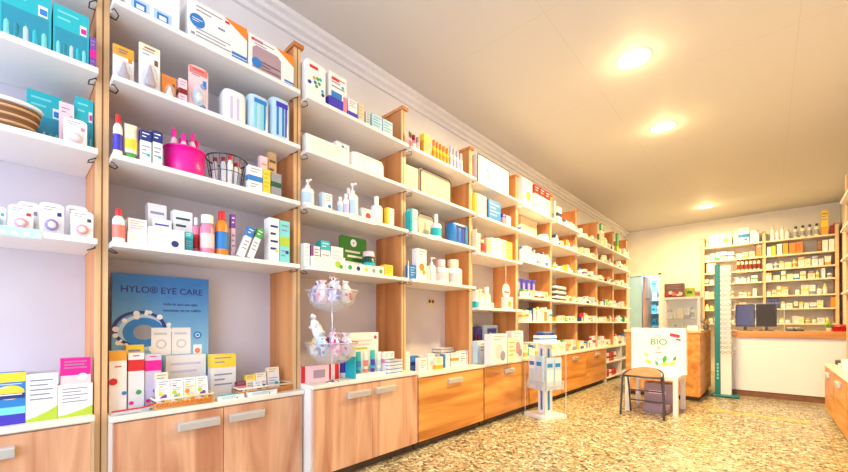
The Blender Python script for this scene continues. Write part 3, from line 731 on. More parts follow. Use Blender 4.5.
for a in (-.03, .185):
    y0, y1, z0, z1 = pw * a - pw * .1, pw * a + pw * .105, ph * .365, ph * .585
    p.quad([(.0094, y0, z0), (.0094, y1, z0), (.0094, y1, z1), (.0094, y0, z1)], M('white')); 
    ringq(p, (y0 + y1) / 2, z0 + (z1 - z0) * .4, .018, .026, M('silver'), .0097, 1, 18)
    p.quad([(.0096, y0 + .012, z1 - .04), (.0096, y1 - .02, z1 - .04), (.0096, y1 - .02, z1 - .028), (.0096, y0 + .012, z1 - .028)], M('silver'))
ringq(p, pw * .37, ph * .52, .001, .022, M('blue'), .0095, 1, 20); ringq(p, pw * .37, ph * .52, .008, .012, M('white'), .0097, 1, 20)
y0, y1, z0, z1 = pw * .32, pw * .42, ph * .34, ph * .44
p.quad([(.0095, y0, z0), (.0095, y1, z0), (.0095, y1, z1), (.0095, y0, z1)], M('white')); ringq(p, (y0 + y1) / 2, (z0 + z1) / 2, .001, .015, M('coral'), .0097, 1, 14)
for i in range(2):
    z0 = ph * (.76 - .05 * i); y0 = pw * (.02 + .05 * i)
p.build('product_print', r)
lettering('lettering', 'HYLO\u00ae EYE CARE', .050, M('navy', .5), r, (.0088, pw * .0, ph * .88), (R(90), 0, R(90)), xs=.98)
lettering('lettering', 'todo lo que sus ojos', .021, M('navy', .5), r, (.0088, pw * .18, ph * .775), (R(90), 0, R(90)))
lettering('lettering', 'necesitan en un colirio', .021, M('navy', .5), r, (.0088, pw * .2, ph * .725), (R(90), 0, R(90)))

# poster bay cabinet top
o, xf, yc, z, wd, dd, hh = put('carton', 1, 'c', 109.5, 127, 351, 'tall white carton with yellow top and red disc', 'carton', sb=.11, d=.05, base='white', band=None)
m = MB(); rect(m, wd, dd, hh, 0, 1, .84, 1, M('amber')); disc(m, wd, dd, hh, .22, .5, .017, M('red'), .002); disc(m, wd, dd, hh, .85, .3, .01, M('blue'), .002); textlines(m, wd, dd, hh, .3, .7, .7, .76, 1, M('red'), .002); m.build('print', o)
for a in ((128.5, 144.5, 353, .12, 'red', 'green', 'tall white carton with red band and green print'), (145, 161.5, 354, .13, 'magenta', 'purple', 'tall lilac carton with magenta band')):
    o, xf, yc, z, wd, dd, hh = put('carton', 1, 'c', a[0], a[1], a[2], a[6], 'carton', sb=a[3], d=.05, base='paper' if a[4] == 'red' else 'lilac', band=None, grp='tall cartons left of the sample tray')
    m = MB(); rect(m, wd, dd, hh, 0, 1, .68, .88, M(a[4])); sides(m, wd, dd, hh, .68, .88, M(a[4])); textlines(m, wd, dd, hh, .3, .7, .91, .97, 1, M('red')); disc(m, wd, dd, hh, .65, .3, .012, M(a[5]), .002); disc(m, wd, dd, hh, .2, .12, .01, M('magenta'), .002); m.build('print', o)
put('carton', 1, 'c', 126, 144, 345, 'pale yellow carton behind the red banded one', 'carton', sb=.20, d=.05, base='cream', band='yellow', style='T')
put('carton', 1, 'c', 166, 206, 355, 'wide off-white carton behind the sample tray', 'carton', sb=.22, d=.04, base='paper', band='lilac', style='P')
# acrylic tray with red rim and leaflets
r = empty('acrylic_tray', (-2.345, .435, CABZ[1])); tag(r, 'low clear tray with red rim at front of poster cabinet', 'tray')
MB().box(-.004, .085, -.115, .075, 0, .004, CLEAR).build('tray_base', r)
m = MB().tube([(.085, -.115, .022), (.085, -.03, .024), (.075, .0, .022), (.085, .03, .03), (.03, .075, .03)], .004, M('red', .35)); m.build('rim', r)
m = MB().box(.082, .085, -.115, .03, .0042, .02, CLEAR); m.build('tray_lip', r)
for i, (dx, dy, rz) in enumerate(((.045, -.05, 4), (-.01, .02, -6))):
    o = MB().box(-.018, .018, -.05, .05, 0, .0025, M('paper')); o.quad([(.014, -.04, .0028), (.014, .03, .0028), (-.012, .03, .0028), (-.012, -.04, .0028)], M('pale_blue' if i == 0 else 'lilac'))
    o = o.build('leaflet', None, (-2.345 + (.02 if i else .06), .435 + dy, CABZ[1] + .0045 + i * .003), R(rz)); reg(o, 'printed leaflet lying flat', 'in clear tray with red rim', 'leaflet', dy, 'leaflets in the acrylic tray')
# wicker trays
def wicker_tray(x, y, lx, ly, h, lab, zt, rz=0):
    r = empty('wicker_tray', (x, y, zt), R(rz)); tag(r, lab, 'tray', 'woven sample trays')
    W1, W2, W3 = CARDBOARD, M('orange', .6), M('cream', .6)
    MB().box(-lx / 2 + .006, lx / 2 - .006, -ly / 2 + .006, ly / 2 - .006, 0, .006, W1).build('tray_base', r)
    m = MB()
    for z in (.004, .012, .020, .028, h):
        c = W3 if z == h else W1
        k = 4 if z < h else 7
        m.tube([(lx / 2, -ly / 2, z), (lx / 2, ly / 2, z), (-lx / 2, ly / 2, z), (-lx / 2, -ly / 2, z)], .0042 if z < h else .006, c, 5, True)
    m.build('woven_side', r)
    m = MB(); n = int(ly / .022)
    for i in range(n):
        yy = -ly / 2 + .011 + i * .022
        m.ring(0, 0, 0, 0, 0, 0, W2, 3) if False else None
        m.tube([(lx / 2 + .0045, yy + .008 * math.cos(a), h * .45 + .010 * math.sin(a)) for a in [2 * math.pi * q / 8 for q in range(8)]], .003, W2, 4, True)
    m.build('woven_loops', r)
    return r
T1X, T1Y = -2.335, (y_at(148, -2.30) + y_at(216, -2.30)) / 2
wicker_tray(T1X, T1Y, .14, .27, .05, 'woven tray with orange loops and white packs below eye care poster', CABZ[1], 0)
looks = [('white', 'purple', 'yellow'), ('white', 'ink', 'lime'), ('cream', 'yellow', 'orange'), ('white', 'purple', 'lime'), ('paper', 'ink', 'yellow'), ('white', 'yellow', 'purple')]
for i in range(9):
    base, a1, a2 = looks[i % 6]; yy = T1Y - .094 + (i % 4) * .06 + (.010 if i >= 4 else 0); row = i // 4
    hq = .10 + .035 * row
    o = carton(.058, .02, hq, base, a1, 'D', a2, 'sample_pack')
    m = MB(); disc(m, .058, .02, hq, .3, .68, .011, M(a2), .002, 10); disc(m, .058, .02, hq, .62, .55, .009, M(('purple', 'lime', 'pale_blue')[i % 3]), .0022, 10); m.build('flower_print', o); o.location = (T1X + .045 - row * .034, yy, CABZ[1] + .0065); o.rotation_euler = (0, -R(8), 0)
    reg(o, '%s sample pack with %s and %s print' % (base if base != 'paper' else 'off-white', a1.replace('ink', 'grey'), a2), 'in woven tray under poster', 'pack', yy, 'sample packs in the woven tray')
put('carton', 1, 'c', 211, 236, 354, 'white carton with yellow top behind the trays', 'carton', sb=.17, d=.05, base='paper', band='yellow', style='T')
T2Y = (y_at(222, -2.36) + y_at(300, -2.36)) / 2
wicker_tray(-2.365, T2Y, .12, .34, .045, 'woven tray with picture cards near the bowl stand', CABZ[1], 0)
for i, (dx, yy, wq, hq, base, band, st, acc) in enumerate(((-.02, -.13, .06, .055, 'dark_red', 'pink', 'M', 'white'), (-.02, -.07, .06, .08, 'cream', 'yellow', 'T', 'red'), (-.02, -.005, .065, .085, 'white', 'cream', 'T', 'blue'), (-.03, +.08, .08, .105, 'paper', 'cream', 'T', 'teal'), (.015, -.04, .05, .05, 'white', 'blue', 'D', 'red'))):
    hq *= 1.35; o = carton(wq, .02, hq, base, band, st, acc, 'picture_card'); yy += T2Y; o.location = (-2.365 + dx, yy, CABZ[1] + .0065); o.rotation_euler = (0, -R(9), 0)
    reg(o, '%s picture card with %s and %s print' % (base.replace('_', ' ').replace('paper', 'off-white'), band, acc), 'in woven tray near bowl stand', 'card', yy, 'picture cards in the woven tray')
for u0, u1, vb_, c in ((217, 243, 399, 'teal'), (247, 276, 394.5, 'deep_teal')):
    t = (HC - CABZ[1]) * F / (vb_ - HV); um = (u0 + u1) / 2; xx = t * ray(um)[0]; yy = y_at(um, xx); wq = (y_at(u1, xx) - y_at(u0, xx))
    o = carton(wq, .05, .026, 'white', c, 'P', 'green'); m = MB(); m.quad([(.02, -wq / 2 + .004, .0266), (.02, wq / 2 - .004, .0266), (-.02, wq / 2 - .004, .0266), (-.02, -wq / 2 + .004, .0266)], M(c)); m.build('print', o)
    o.location = (min(xx, -2.272) , yy, CABZ[1]); reg(o, 'flat white carton with %s lid' % c.replace('_', ' '), 'in front of woven trays', 'carton', yy, 'flat eye drop cartons')

# ------------------------------------------------------------------ bowl-stand bay
o, xf, yc, z, wd, dd, hh = put('carton', 2, 0, 306, 325, 62, 'white carton with red title and green and blue print', 'carton', sb=.03, d=.12, base='white', band=None, grp='cereal cartons')
m = MB(); rect(m, wd, dd, hh, .15, .6, .82, .9, M('red'));
for i in range(10): disc(m, wd, dd, hh, random.uniform(.12, .88), random.uniform(.1, .62), .012, M(random.choice(('green', 'blue', 'teal', 'navy', 'amber'))), .0012 + i * .0001)
m.build('print', o)
o, xf, yc, z, wd, dd, hh = put('carton', 2, 0, 329, 346.5, 74, 'white carton with red title and violet lower half', 'carton', sb=.03, d=.12, base='white', band='violet', style='B', grp='cereal cartons')
m = MB(); rect(m, wd, dd, hh, .12, .55, .8, .88, M('red'), .002); rect(m, wd, dd, hh, .78, 1, 0, .48, M('pink'), .0018); rect(m, wd, dd, hh, .1, .7, .34, .5, M('blue'), .0018); disc(m, wd, dd, hh, .75, .7, .012, M('teal'), .002); m.build('print', o)
put('carton', 2, 0, 348, 357, 99, 'small white carton with violet print', 'carton', sb=.03, d=.06, base='white', band='violet', style='B')
put('carton', 2, 0, 358.5, 364, 103, 'small tan carton', 'carton', sb=.03, d=.06, base='beige', band='tan', style='P')
put('carton', 2, 0, 366, 370, 111, 'tiny pale grey carton', 'carton', sb=.03, d=.05, base='silver', band='green', style='P')
put('carton', 2, 0, 372, 382, 114, 'pale aqua carton with teal lettering', 'carton', sb=.03, d=.07, base='pale_blue', band='teal', style='P', grp='pale aqua cartons')
put('carton', 2, 0, 383, 392.5, 120, 'pale aqua carton with teal lettering', 'carton', sb=.03, d=.07, base='pale_blue', band='teal', style='P', grp='pale aqua cartons')
o, xf, yc, z, wd, dd, hh = put('carton', 2, 1, 306, 349, 141, 'long low white carton', 'carton', sb=.05, d=.2, base='white', band='cream', style='P')
put('carton', 2, 1, 336, 349, 136, 'small white blue-flower carton on long carton', 'carton', sb=.08, d=.06, up=hh + .0005, ht=.05, base='white', band='blue', style='D', acc='navy')
put('pack', 2, 1, 352, 386, 156, 'long white pack with grey rounded top', 'pack', sb=.05, d=.16, base='white', stripe='paper', top='silver')
put('pump', 2, 2, 304, 316.5, 178, 'white pump bottle with pale label', 'bottle', sb=.03, body='white', label='pale_blue', grp='white pump bottles')
put('carton', 2, 2, 322, 332, 193, 'small white carton with blue dot', 'carton', sb=.04, d=.05, base='white', band='pale_blue', style='S', acc='blue')
for u0, u1, vt, lb, sb in ((339, 344.5, 196, 'pale_blue', .05), (345, 350, 193, 'lilac', .04), (347.5, 353, 187, 'paper', .11)):
    put('bottle', 2, 2, u0, u1, vt, 'slim white bottle with %s label' % lb.replace('_', ' ').replace('paper', 'plain'), 'bottle', sb=sb, body='white', cap='white', label=lb, grp='slim white bottles')
put('pump', 2, 2, 351, 360.5, 182, 'tall white pump bottle with pale label', 'bottle', sb=.03, body='white', label='pale_blue', grp='white pump bottles')
put('carton', 2, 2, 362, 374, 209, 'white carton with red print', 'carton', sb=.05, d=.04, base='white', band='red', style='D')
put('bottle', 2, 2, 375.5, 385, 195, 'white spray bottle with white nozzle', 'bottle', sb=.03, body='white', cap='white', label='paper', capf=.3, neck=.4)
put('carton', 2, 2, 387.5, 394, 208, 'white carton with yellow edge', 'carton', sb=.03, d=.04, base='white', band='yellow', style='S')
rail(2, 2, 349, 376, 'white', 'white price rail on third shelf edge of bowl-stand bay')
# fourth shelf
put('carton', 2, 3, 302, 309.5, 243, 'tall white carton with small lettering', 'carton', sb=.04, d=.06, base='white', band='silver', style='P')
put('carton', 2, 3, 311, 320, 246, 'white carton with dark purple side', 'carton', sb=.10, d=.06, base='paper', band='purple', style='S')
put('carton', 2, 3, 321, 330, 241, 'white carton with teal top', 'carton', sb=.10, d=.06, base='white', band='teal', style='T')
put('carton', 2, 3, 331, 343, 247, 'plain white carton with faint lettering', 'carton', sb=.10, d=.05, base='white', band='silver', style='P')
put('carton', 2, 3, 311.5, 329.5, 257, 'low white carton in front', 'carton', sb=.03, d=.06, base='white', band='silver', style='P')
put('carton', 2, 3, 330.5, 345, 257, 'white carton with bright green disc', 'carton', sb=.03, d=.05, base='white', band='lime', style='D', acc='green')
o, xf, yc, z, wd, dd, hh = put('carton', 2, 3, 339, 366, 237, 'green sign', 'x', sb=.2, d=.012, base='leaf_green', band=None)
REG.pop(); bpy.data.objects.remove(o)
r = empty('green_sign', (xf, yc, z)); tag(r, 'green rounded sign with white round badge standing on fourth shelf', 'sign')
ol = []; rr = .02
for cx_, cz_, a0 in ((wd / 2 - rr, hh - rr, 0), (-wd / 2 + rr, hh - rr, 90), (-wd / 2 + rr, rr, 180), (wd / 2 - rr, rr, 270)):
    for k in range(5): a = R(a0 + 90 * k / 4); ol.append((cx_ + rr * math.cos(a), cz_ + rr * math.sin(a)))
MB().prism(ol, -.006, .006, M('leaf_green', .35)).build('panel', r)
m = MB(); ringq(m, .0, hh * .84, .008, .03, M('white'), .0066, 1, 24); ringq(m, 0, hh * .84, .001, .008, M('grey'), .0067, 1, 14)
for i, (a, b_, zz) in enumerate(((-.3, .25, .58), (-.22, .32, .46), (-.3, .36, .30), (-.18, .3, .18))): m.quad([(.0067, a * wd, zz * hh), (.0067, b_ * wd, zz * hh), (.0067, b_ * wd, (zz + .055) * hh), (.0067, a * wd, (zz + .055) * hh)], M('cream'))
m.build('print', r)
put('jar', 2, 3, 367.5, 378, 251, 'dark teal jar with pale lid', 'jar', sb=.07, body='dark_green', cap='pale_pink', label='teal')
for i, (u0, u1, vt, bn) in enumerate(((346, 354, 262, 'green'), (354.6, 362, 263.5, 'navy'), (362.6, 370, 265, 'yellow'), (370.5, 377, 266, 'grey'), (377.6, 384, 266.5, 'green'))):
    put('carton', 2, 3, u0, u1, vt, 'low white carton with %s print' % bn, 'carton', sb=.03, d=.05, base='white', band=bn, style='D', grp='row of low white cartons')
put('carton', 2, 3, 385, 393, 265, 'low yellow carton', 'carton', sb=.03, d=.06, base='yellow', band='amber', style='P')

# two-tier bowl stand
BX, BY, BZ = -2.195, 1.479, CABZ[2]
r = empty('two_tier_bowl_stand', (BX, BY, BZ)); tag(r, 'two-tier clear bowl stand with bagged sweets on base cabinet', 'bowl stand')
MB().lathe([(.045, 0), (.045, .006), (.012, .012), (.006, .02)], CHROME, seg=20).build('base', r)
MB().tube([(0, 0, .012), (0, 0, .70)], .006, CHROME, 8).build('pole', r)
m = MB().ring(0, 0, .71, .02, .02, .003, CHROME, 14); 
for i in range(len(m.v)): x, y, z = m.v[i]; m.v[i] = (z - .71, y, .715 + x)
m.build('finger_ring', r)
BOWLG = glass_mat('bowl_plastic', (226, 226, 232), .22)
for (zz, rr, nm) in ((.12, .178, 'lower_bowl'), (.47, .174, 'upper_bowl')):
    o = MB().lathe([(.02, zz), (rr * .55, zz + .015), (rr * .85, zz + .06), (rr, zz + .15), (rr * .985, zz + .15), (rr * .83, zz + .062), (rr * .53, zz + .019), (.02, zz + .004)], BOWLG, seg=28).build(nm, r)
    MB().ring(0, 0, zz + .15, rr, rr, .004, M('silver', .3, .5), 30).build('rim', o)
random.seed(11)
def sweet_bag(x, y, z, sx, sy, sz, c1, c2, rx, ry, rz, nm):
    n = 11; m = MB(); vs = []; rings = [(.15, -.5), (.8, -.40), (1, -.12), (.9, .14), (.62, .30), (.22, .38), (.62, .52)]
    for q, zz in rings:
        for i in range(n):
            a = 2 * math.pi * i / n; j = random.uniform(.78, 1.16)
            vs.append((sx / 2 * q * j * math.cos(a), sy / 2 * q * j * math.sin(a), (zz + random.uniform(-.035, .035)) * sz))
    m.add(vs, [(j * n + i, j * n + (i + 1) % n, (j + 1) * n + (i + 1) % n, (j + 1) * n + i) for j in range(len(rings) - 1) for i in range(n)], M(c1, .18))
    for q in range(len(m.m)):
        if random.random() < .38: m.m[q] = M(random.choice(('white', 'paper', c2, 'white')), .18)
    o = m.build('sweet_bag', None, (x, y, z)); o.rotation_euler = (R(rx), R(ry), R(rz))
    d = MB()
    for k in range(6):
        a = random.uniform(0, 6.28); z0 = random.uniform(-.25, .15) * sz
        px, py = sx / 2 * .98 * math.cos(a), sy / 2 * .98 * math.sin(a)
        d.lathe([(.0001, z0 - .012), (.011, z0 - .006), (.011, z0 + .006), (.0001, z0 + .012)], M(c2, .3), px, py, 7)
    d.build('sweets', o)
    return o
BG = [('lilac', 'purple'), ('pale_pink', 'pink'), ('lilac', 'violet'), ('white', 'red'), ('yellow', 'amber'), ('pale_blue', 'navy'), ('pink', 'magenta')]
for tier, zz, rr, n in (('lower', .135, .178, 8), ('upper', .485, .174, 8)):
    for i in range(n):
        a = 2 * math.pi * i / (n - 1) + .5; q = rr * .56 if i < n - 1 else 0
        c1, c2 = BG[(i + (3 if tier == 'upper' else 0)) % 7]
        if tier == 'upper' and i == 1: c1, c2 = 'yellow', 'amber'
        o = sweet_bag(BX + q * math.cos(a), BY + q * math.sin(a), BZ + zz + (.12 if i < n - 1 else .15), .085, .075, .15, c1, c2, random.uniform(-14, 14), random.uniform(-14, 14), math.degrees(a), 'b')
        reg(o, '%s bag of %s sweets' % (c1.replace('_', ' '), c2.replace('ink', 'grey')), 'in %s bowl of two-tier stand' % tier, 'bag of sweets', BY + q * math.sin(a), 'bags of sweets in the bowl stand')
o = sweet_bag(BX + .01, BY - .125, BZ + .36, .09, .06, .19, 'white', 'silver', 28, 10, 10, 'b'); reg(o, 'large white plastic bag leaning out', 'of lower bowl of stand', 'bag of sweets', 0, 'bags of sweets in the bowl stand')

def ct(b, u0, u1, vt, vb_, look, cat='carton', kind='carton', **k):
    return put(kind, b, 'c', u0, u1, vt, look, cat, vb=vb_, **k)
o, xf, yc, z, wd, dd, hh = ct(2, 300, 340, 365, 381, 'white and pink carton with red ends under lower bowl', d=.05, base='pale_pink', band=None)
m = MB()
for a, b_ in ((0, .1), (.7, .78), (.86, .97)): rect(m, wd, dd, hh, a, b_, 0, 1, M('red'))
rect(m, wd, dd, hh, .3, .6, .2, .7, M('mauve')); m.build('print', o)
ct(2, 341, 349.5, 347, 377.5, 'white bottle with violet foot', 'bottle', 'bottle', body='white', cap='white', label='violet', capf=.12, neck=.8)
# toothbrush display
Xd = -2.255; ya, yb = y_at(351, Xd), y_at(391, Xd)
r = empty('toothpaste_display', (Xd, (ya + yb) / 2, CABZ[2])); tag(r, 'white counter display with teal end and header card', 'display stand')
wd = yb - ya
MB().box(-.06, .06, -wd / 2, wd / 2, 0, .03, M('white', .4)).build('tray', r)
m = MB().box(-.06, -.055, -wd / 2, wd * .28, .0305, .33, M('white', .4)); m.build('header_card', r)
m = MB(); ringq(m, wd * .2, .29, .001, .014, M('red'), -.0545, 1, 12)
for i in range(3): m.quad([(-.0546, -wd * .4, .20 + .03 * i), (-.0546, wd * (.0 + .05 * i), .20 + .03 * i), (-.0546, wd * (.0 + .05 * i), .214 + .03 * i), (-.0546, -wd * .4, .214 + .03 * i)], M('pale_pink' if i else 'lime'))
m.build('print', r)
MB().box(-.05, .062, -wd / 2 - .012, -wd / 2 - .0005, 0, .16, M('teal', .4)).build('end_panel', r)
for i, (f, c1, c2, hq) in enumerate(((.08, 'teal', 'blue', .16), (.25, 'paper', 'coral', .16), (.42, 'teal', 'violet', .165), (.58, 'paper', 'pale_blue', .15))):
    o = tube_pack(.045, .03, hq, c1, c2, 'toothpaste_tube', c2); yy = ya + f * wd + .02; o.location = (Xd + .02, yy, CABZ[2] + .0305)
    reg(o, '%s toothpaste tube with %s cap' % (c1.replace('paper', 'off-white'), c2.replace('_', ' ')), 'in counter display with header card', 'tube', yy, 'tubes in the counter display')
for i in range(2):
    o = carton(.05, .05, .145, 'white', 'pink' if i == 0 else 'green', 'M', 'coral'); yy = yb - .085 + i * .054; o.location = (Xd + .02, yy, CABZ[2] + .0305)
    reg(o, 'white carton with %s band' % ('pink' if i == 0 else 'green'), 'in counter display with header card', 'carton', yy, 'cartons in the counter display')
def nm0(c): return c.replace('paper', 'off-white').replace('_', ' ')
# ------------------------------------------------------------------ fourth bay
C3 = [('pale_pink', 'dark_red', 'pink'), ('pale_pink', 'brown', 'coral'), ('pink', 'dark_red', 'white'), ('pale_pink', 'mauve', None)]
for i, u in enumerate((405.5, 409.5, 413.5, 417.5)):
    c = C3[i]; put('bottle', 3, 0, u, u + 3.4, 129 + i * 2.4, '%s bottle with %s cap' % (c[0].replace('_', ' '), c[1].replace('_', ' ')), 'bottle', sb=.03, body=c[0], cap=c[1], label=c[2], capf=.35, neck=.7, grp='small cosmetic bottles')
put('carton', 3, 0, 424, 430.5, 134, 'amber carton with yellow top', 'carton', sb=.03, d=.05, base='amber', band='yellow', style='T')
for i in range(5):
    u = 434 + i * 3.3; put('bottle', 3, 0, u, u + 2.7, 139 + i * 2.1, 'slim yellow bottle with orange cap', 'bottle', sb=.03, body='yellow', cap='orange', label='amber', capf=.3, neck=.7, grp='small cosmetic bottles')
for i in range(4):
    u = 451 + i * 3.4; put('bottle', 3, 0, u, u + 2.6, 145 + i * 2.6, 'slim clear-white bottle with %s cap' % ('lilac', 'silver')[i % 2], 'bottle', sb=.03, body='paper', cap=('lilac', 'silver')[i % 2], label='lilac', capf=.3, neck=.7, grp='small cosmetic bottles')
def framed(b, s, u0, u1, vt, sb, base, rim, look):
    z = SHELF[b][s]; X = XS - sb; lo, hi = bay_y(b); ya = max(y_at(u0, X), lo + .01); yb = min(y_at(u1, X), hi - .01); um = (u0 + u1) / 2
    w_ = yb - ya; h_ = min(z_at(vt, t_x(um, X)) - z, (SHELF[b][s - 1] - .032 if s else 2.9) - z)
    r = empty('framed_case', (X - .06, (ya + yb) / 2, z)); tag(r, look, 'case')
    MB().rbox(-.05, .05, -w_ / 2, w_ / 2, 0, h_, M(base, .5), .02).build('case_body', r)
    c = .006
    m = MB().tube([(.052, -w_ / 2 + c, .01), (.052, -w_ / 2 + c, h_ - .03), (.052, -w_ / 2 + .04, h_ - c), (.052, w_ / 2 - .04, h_ - c), (.052, w_ / 2 - c, h_ - .03), (.052, w_ / 2 - c, .01)], .005, M(rim, .5))
    m.build('rim', r)
put('carton', 3, 1, 405, 418, 166, 'plain beige carton beside a dark-rimmed case', 'carton', sb=.12, d=.1, base='beige', band=None)
framed(3, 1, 421, 452, 173, .12, 'beige', 'dark_grey', 'wide beige case with dark rim on second shelf of fourth bay')
put('carton', 3, 2, 406.5, 411.5, 210, 'teal carton beside a white one', 'carton', sb=.03, d=.07, base='teal', band='deep_teal', style='P')
put('carton', 3, 2, 412, 417.5, 209, 'white carton with aqua edge', 'carton', sb=.03, d=.07, base='white', band='aqua', style='S')
framed(3, 2, 418, 435, 214, .16, 'cream', 'dark_grey', 'cream case with dark rim on third shelf of fourth bay')
put('bottle', 3, 2, 436.5, 444, 213, 'white spray bottle with teal label', 'bottle', sb=.03, body='white', cap='white', label='teal', capf=.35, neck=.35)
o = put('pack', 3, 2, 453, 469, 224, 'shiny blue and violet round pack', 'pack', sb=.04, d=.1, base='blue', stripe='violet', top='navy')
rail(3, 2, 428, 436, 'white', 'small white price rail on third shelf edge of fourth bay')
put('bottle', 3, 3, 404, 408, 260, 'small white bottle with narrow cap', 'bottle', sb=.04, body='white', cap='cream', label='paper')
put('carton', 3, 3, 410, 416, 265, 'low blue carton', 'carton', sb=.04, d=.06, base='blue', band='pale_blue', style='P')
put('carton', 3, 3, 417, 426.5, 249, 'tall white carton with orange leaf print', 'carton', sb=.03, d=.06, base='white', band='orange', style='D', acc='amber')
put('bottle', 3, 3, 427.5, 431, 266, 'small cream bottle with white cap', 'bottle', sb=.03, body='cream', cap='white', label=None)
put('pump', 3, 3, 432, 437.5, 257, 'slim white pump bottle', 'bottle', sb=.03, body='white', label='paper')
put('bottle', 3, 3, 441.5, 452, 259, 'white bottle with pale pink cap and grey label', 'bottle', sb=.03, body='white', cap='pale_pink', label='silver', capf=.3, neck=.6)
put('bottle', 3, 3, 454.5, 466, 259, 'white bottle with cream cap and grey label', 'bottle', sb=.03, body='white', cap='cream', label='silver', capf=.3, neck=.6)
put('carton', 3, 3, 433, 441, 273, 'low white carton with grey lettering', 'carton', sb=.09, d=.06, base='white', band='silver', style='P')
# wall socket plate
r = empty('socket_plate', (XB + .0085, y_at(430, XB), 1.30)); tag(r, 'small pale wall plate with two sockets on back panel of fourth bay', 'wall socket')
bevel(MB().box(0, .008, -.055, .055, -.04, .04, M('beige')).build('plate', r), .002)
for s_ in (-1, 1): MB().lathe([(.0001, .0), (.02, 0), (.02, .002), (.0001, .002)], M('brown'), seg=12).build('socket', r).location = (.0105, s_ * .026, 0)
for c in r.children:
    if c.name.startswith('socket'): c.rotation_euler = (0, R(90), 0)

# cabinet tops, bays 2 to 4: flat stacked cartons
def flat_stack(b, u0, u1, vb_, n, hh, d, cols, look, jit=.004):
    z = CABZ[b]; um = (u0 + u1) / 2; t = (HC - z) * F / (vb_ - HV); xx = min(max(t * ray(um)[0], XB + .014 + d), CABX[b] - .012); wq = y_at(u1, xx) - y_at(u0, xx); yy = y_at(um, xx)
    for i in range(n):
        base, band = cols[i % len(cols)]
        o = carton(wq, d, hh - .0004, base, band, 'M'); o.location = (xx - d / 2 + random.uniform(-jit, 0), yy + random.uniform(-jit, jit), z + i * hh)
        m = MB(); m.quad([(d * .3, -wq * .35, hh), (d * .3, wq * .35, hh), (d * .05, wq * .35, hh), (d * .05, -wq * .35, hh)], M(band)); m.build('lid_print', o)
        lv = '' if n == 1 else ', bottom of stack' if i == 0 else ', top of stack' if i == n - 1 else ', number %s from bottom of stack' % ('two' if i == 1 else 'three' if i == 2 else 'four')
        lv = lv.replace(', number two from bottom of stack', ', second up in stack').replace(', number three from bottom of stack', ', third up in stack')
        reg(o, look + lv, 'on %s cabinet' % BAY[b], 'carton', yy, 'flat cartons on the base cabinets')
flat_stack(2, 389, 403, 374, 4, .028, .09, [('white', 'blue'), ('paper', 'blue')], 'flat white and blue carton')
flat_stack(3, 442, 462, 354.5, 5, .034, .12, [('white', 'ink'), ('white', 'navy')], 'flat white carton with dark stripe')
flat_stack(3, 421, 431, 358, 4, .026, .08, [('white', 'ink'), ('cream', 'teal'), ('white', 'blue')], 'small white carton at the back left')
flat_stack(3, 464, 474, 355, 3, .03, .08, [('white', 'navy'), ('cream', 'amber')], 'small white carton beside the upright')
flat_stack(3, 431, 440, 358, 3, .024, .08, [('white', 'teal'), ('cream', 'ink'), ('white', 'amber')], 'small white carton near the wall')
random.seed(14)
for i, (u0, u1, vt, vb_, bs, bd, st) in enumerate(((404.5, 410, 352, 372, 'white', 'pale_blue', 'P'), (411, 418.5, 356, 371, 'blue', 'navy', 'M'), (419.5, 427, 358, 371.5, 'white', 'coral', 'P'), (428, 434.5, 354, 369.5, 'white', 'silver', 'D'), (435.5, 443, 357, 369, 'cream', 'amber', 'B'),
        (444, 450, 354, 367.5, 'white', 'blue', 'S'), (451, 458.5, 353, 366, 'paper', 'orange', 'M'), (459.5, 466, 351, 365, 'white', 'navy', 'P'), (467, 473, 350, 364, 'white', 'lilac', 'T'), (474, 480, 352, 363, 'cream', 'teal', 'D'))):
    ct(3 if u1 < 481 else 4, u0, u1, vt, vb_, '%s carton with %s %s' % (nm0(bs), nm0(bd), {'T': 'top', 'B': 'foot', 'M': 'band', 'S': 'side', 'P': 'text', 'D': 'dot'}[st]), d=.05, base=bs, band=bd, style=st, grp='cartons on the fourth bay cabinet')
put('pack', 4, 'c', 473.5, 483, 327, 'dark blue and red shiny pack', 'pack', sb=.32, d=.09, base='navy', stripe='dark_red', top='violet')
put('pack', 4, 'c', 484, 499, 325, 'pale blue and violet pack', 'pack', sb=.33, d=.1, base='pale_blue', stripe='blue', top='violet')
ct(4, 491, 507, 334, 364, 'white carton with pink and grey print', d=.08, base='white', band='pale_pink', style='D', acc='ink')
ct(4, 474, 486, 341, 364, 'white carton with blue side', d=.06, base='white', band='pale_blue', style='S')
flat_stack(4, 485, 493, 361.5, 2, .028, .07, [('white', 'teal'), ('white', 'pale_pink')], 'low white carton')
flat_stack(4, 501, 510, 359.5, 1, .065, .05, [('blue', 'white')], 'blue carton with white band')
ct(4, 512, 523, 331, 360, 'white carton with pale pink figure', d=.08, base='white', band='pink', style='D', acc='ink')
ct(4, 508, 516, 338, 362, 'cream carton with gold print', d=.05, base='cream', band='amber', style='P')
flat_stack(4, 476, 484, 363, 1, .022, .07, [('paper', 'blue')], 'thin off-white carton')

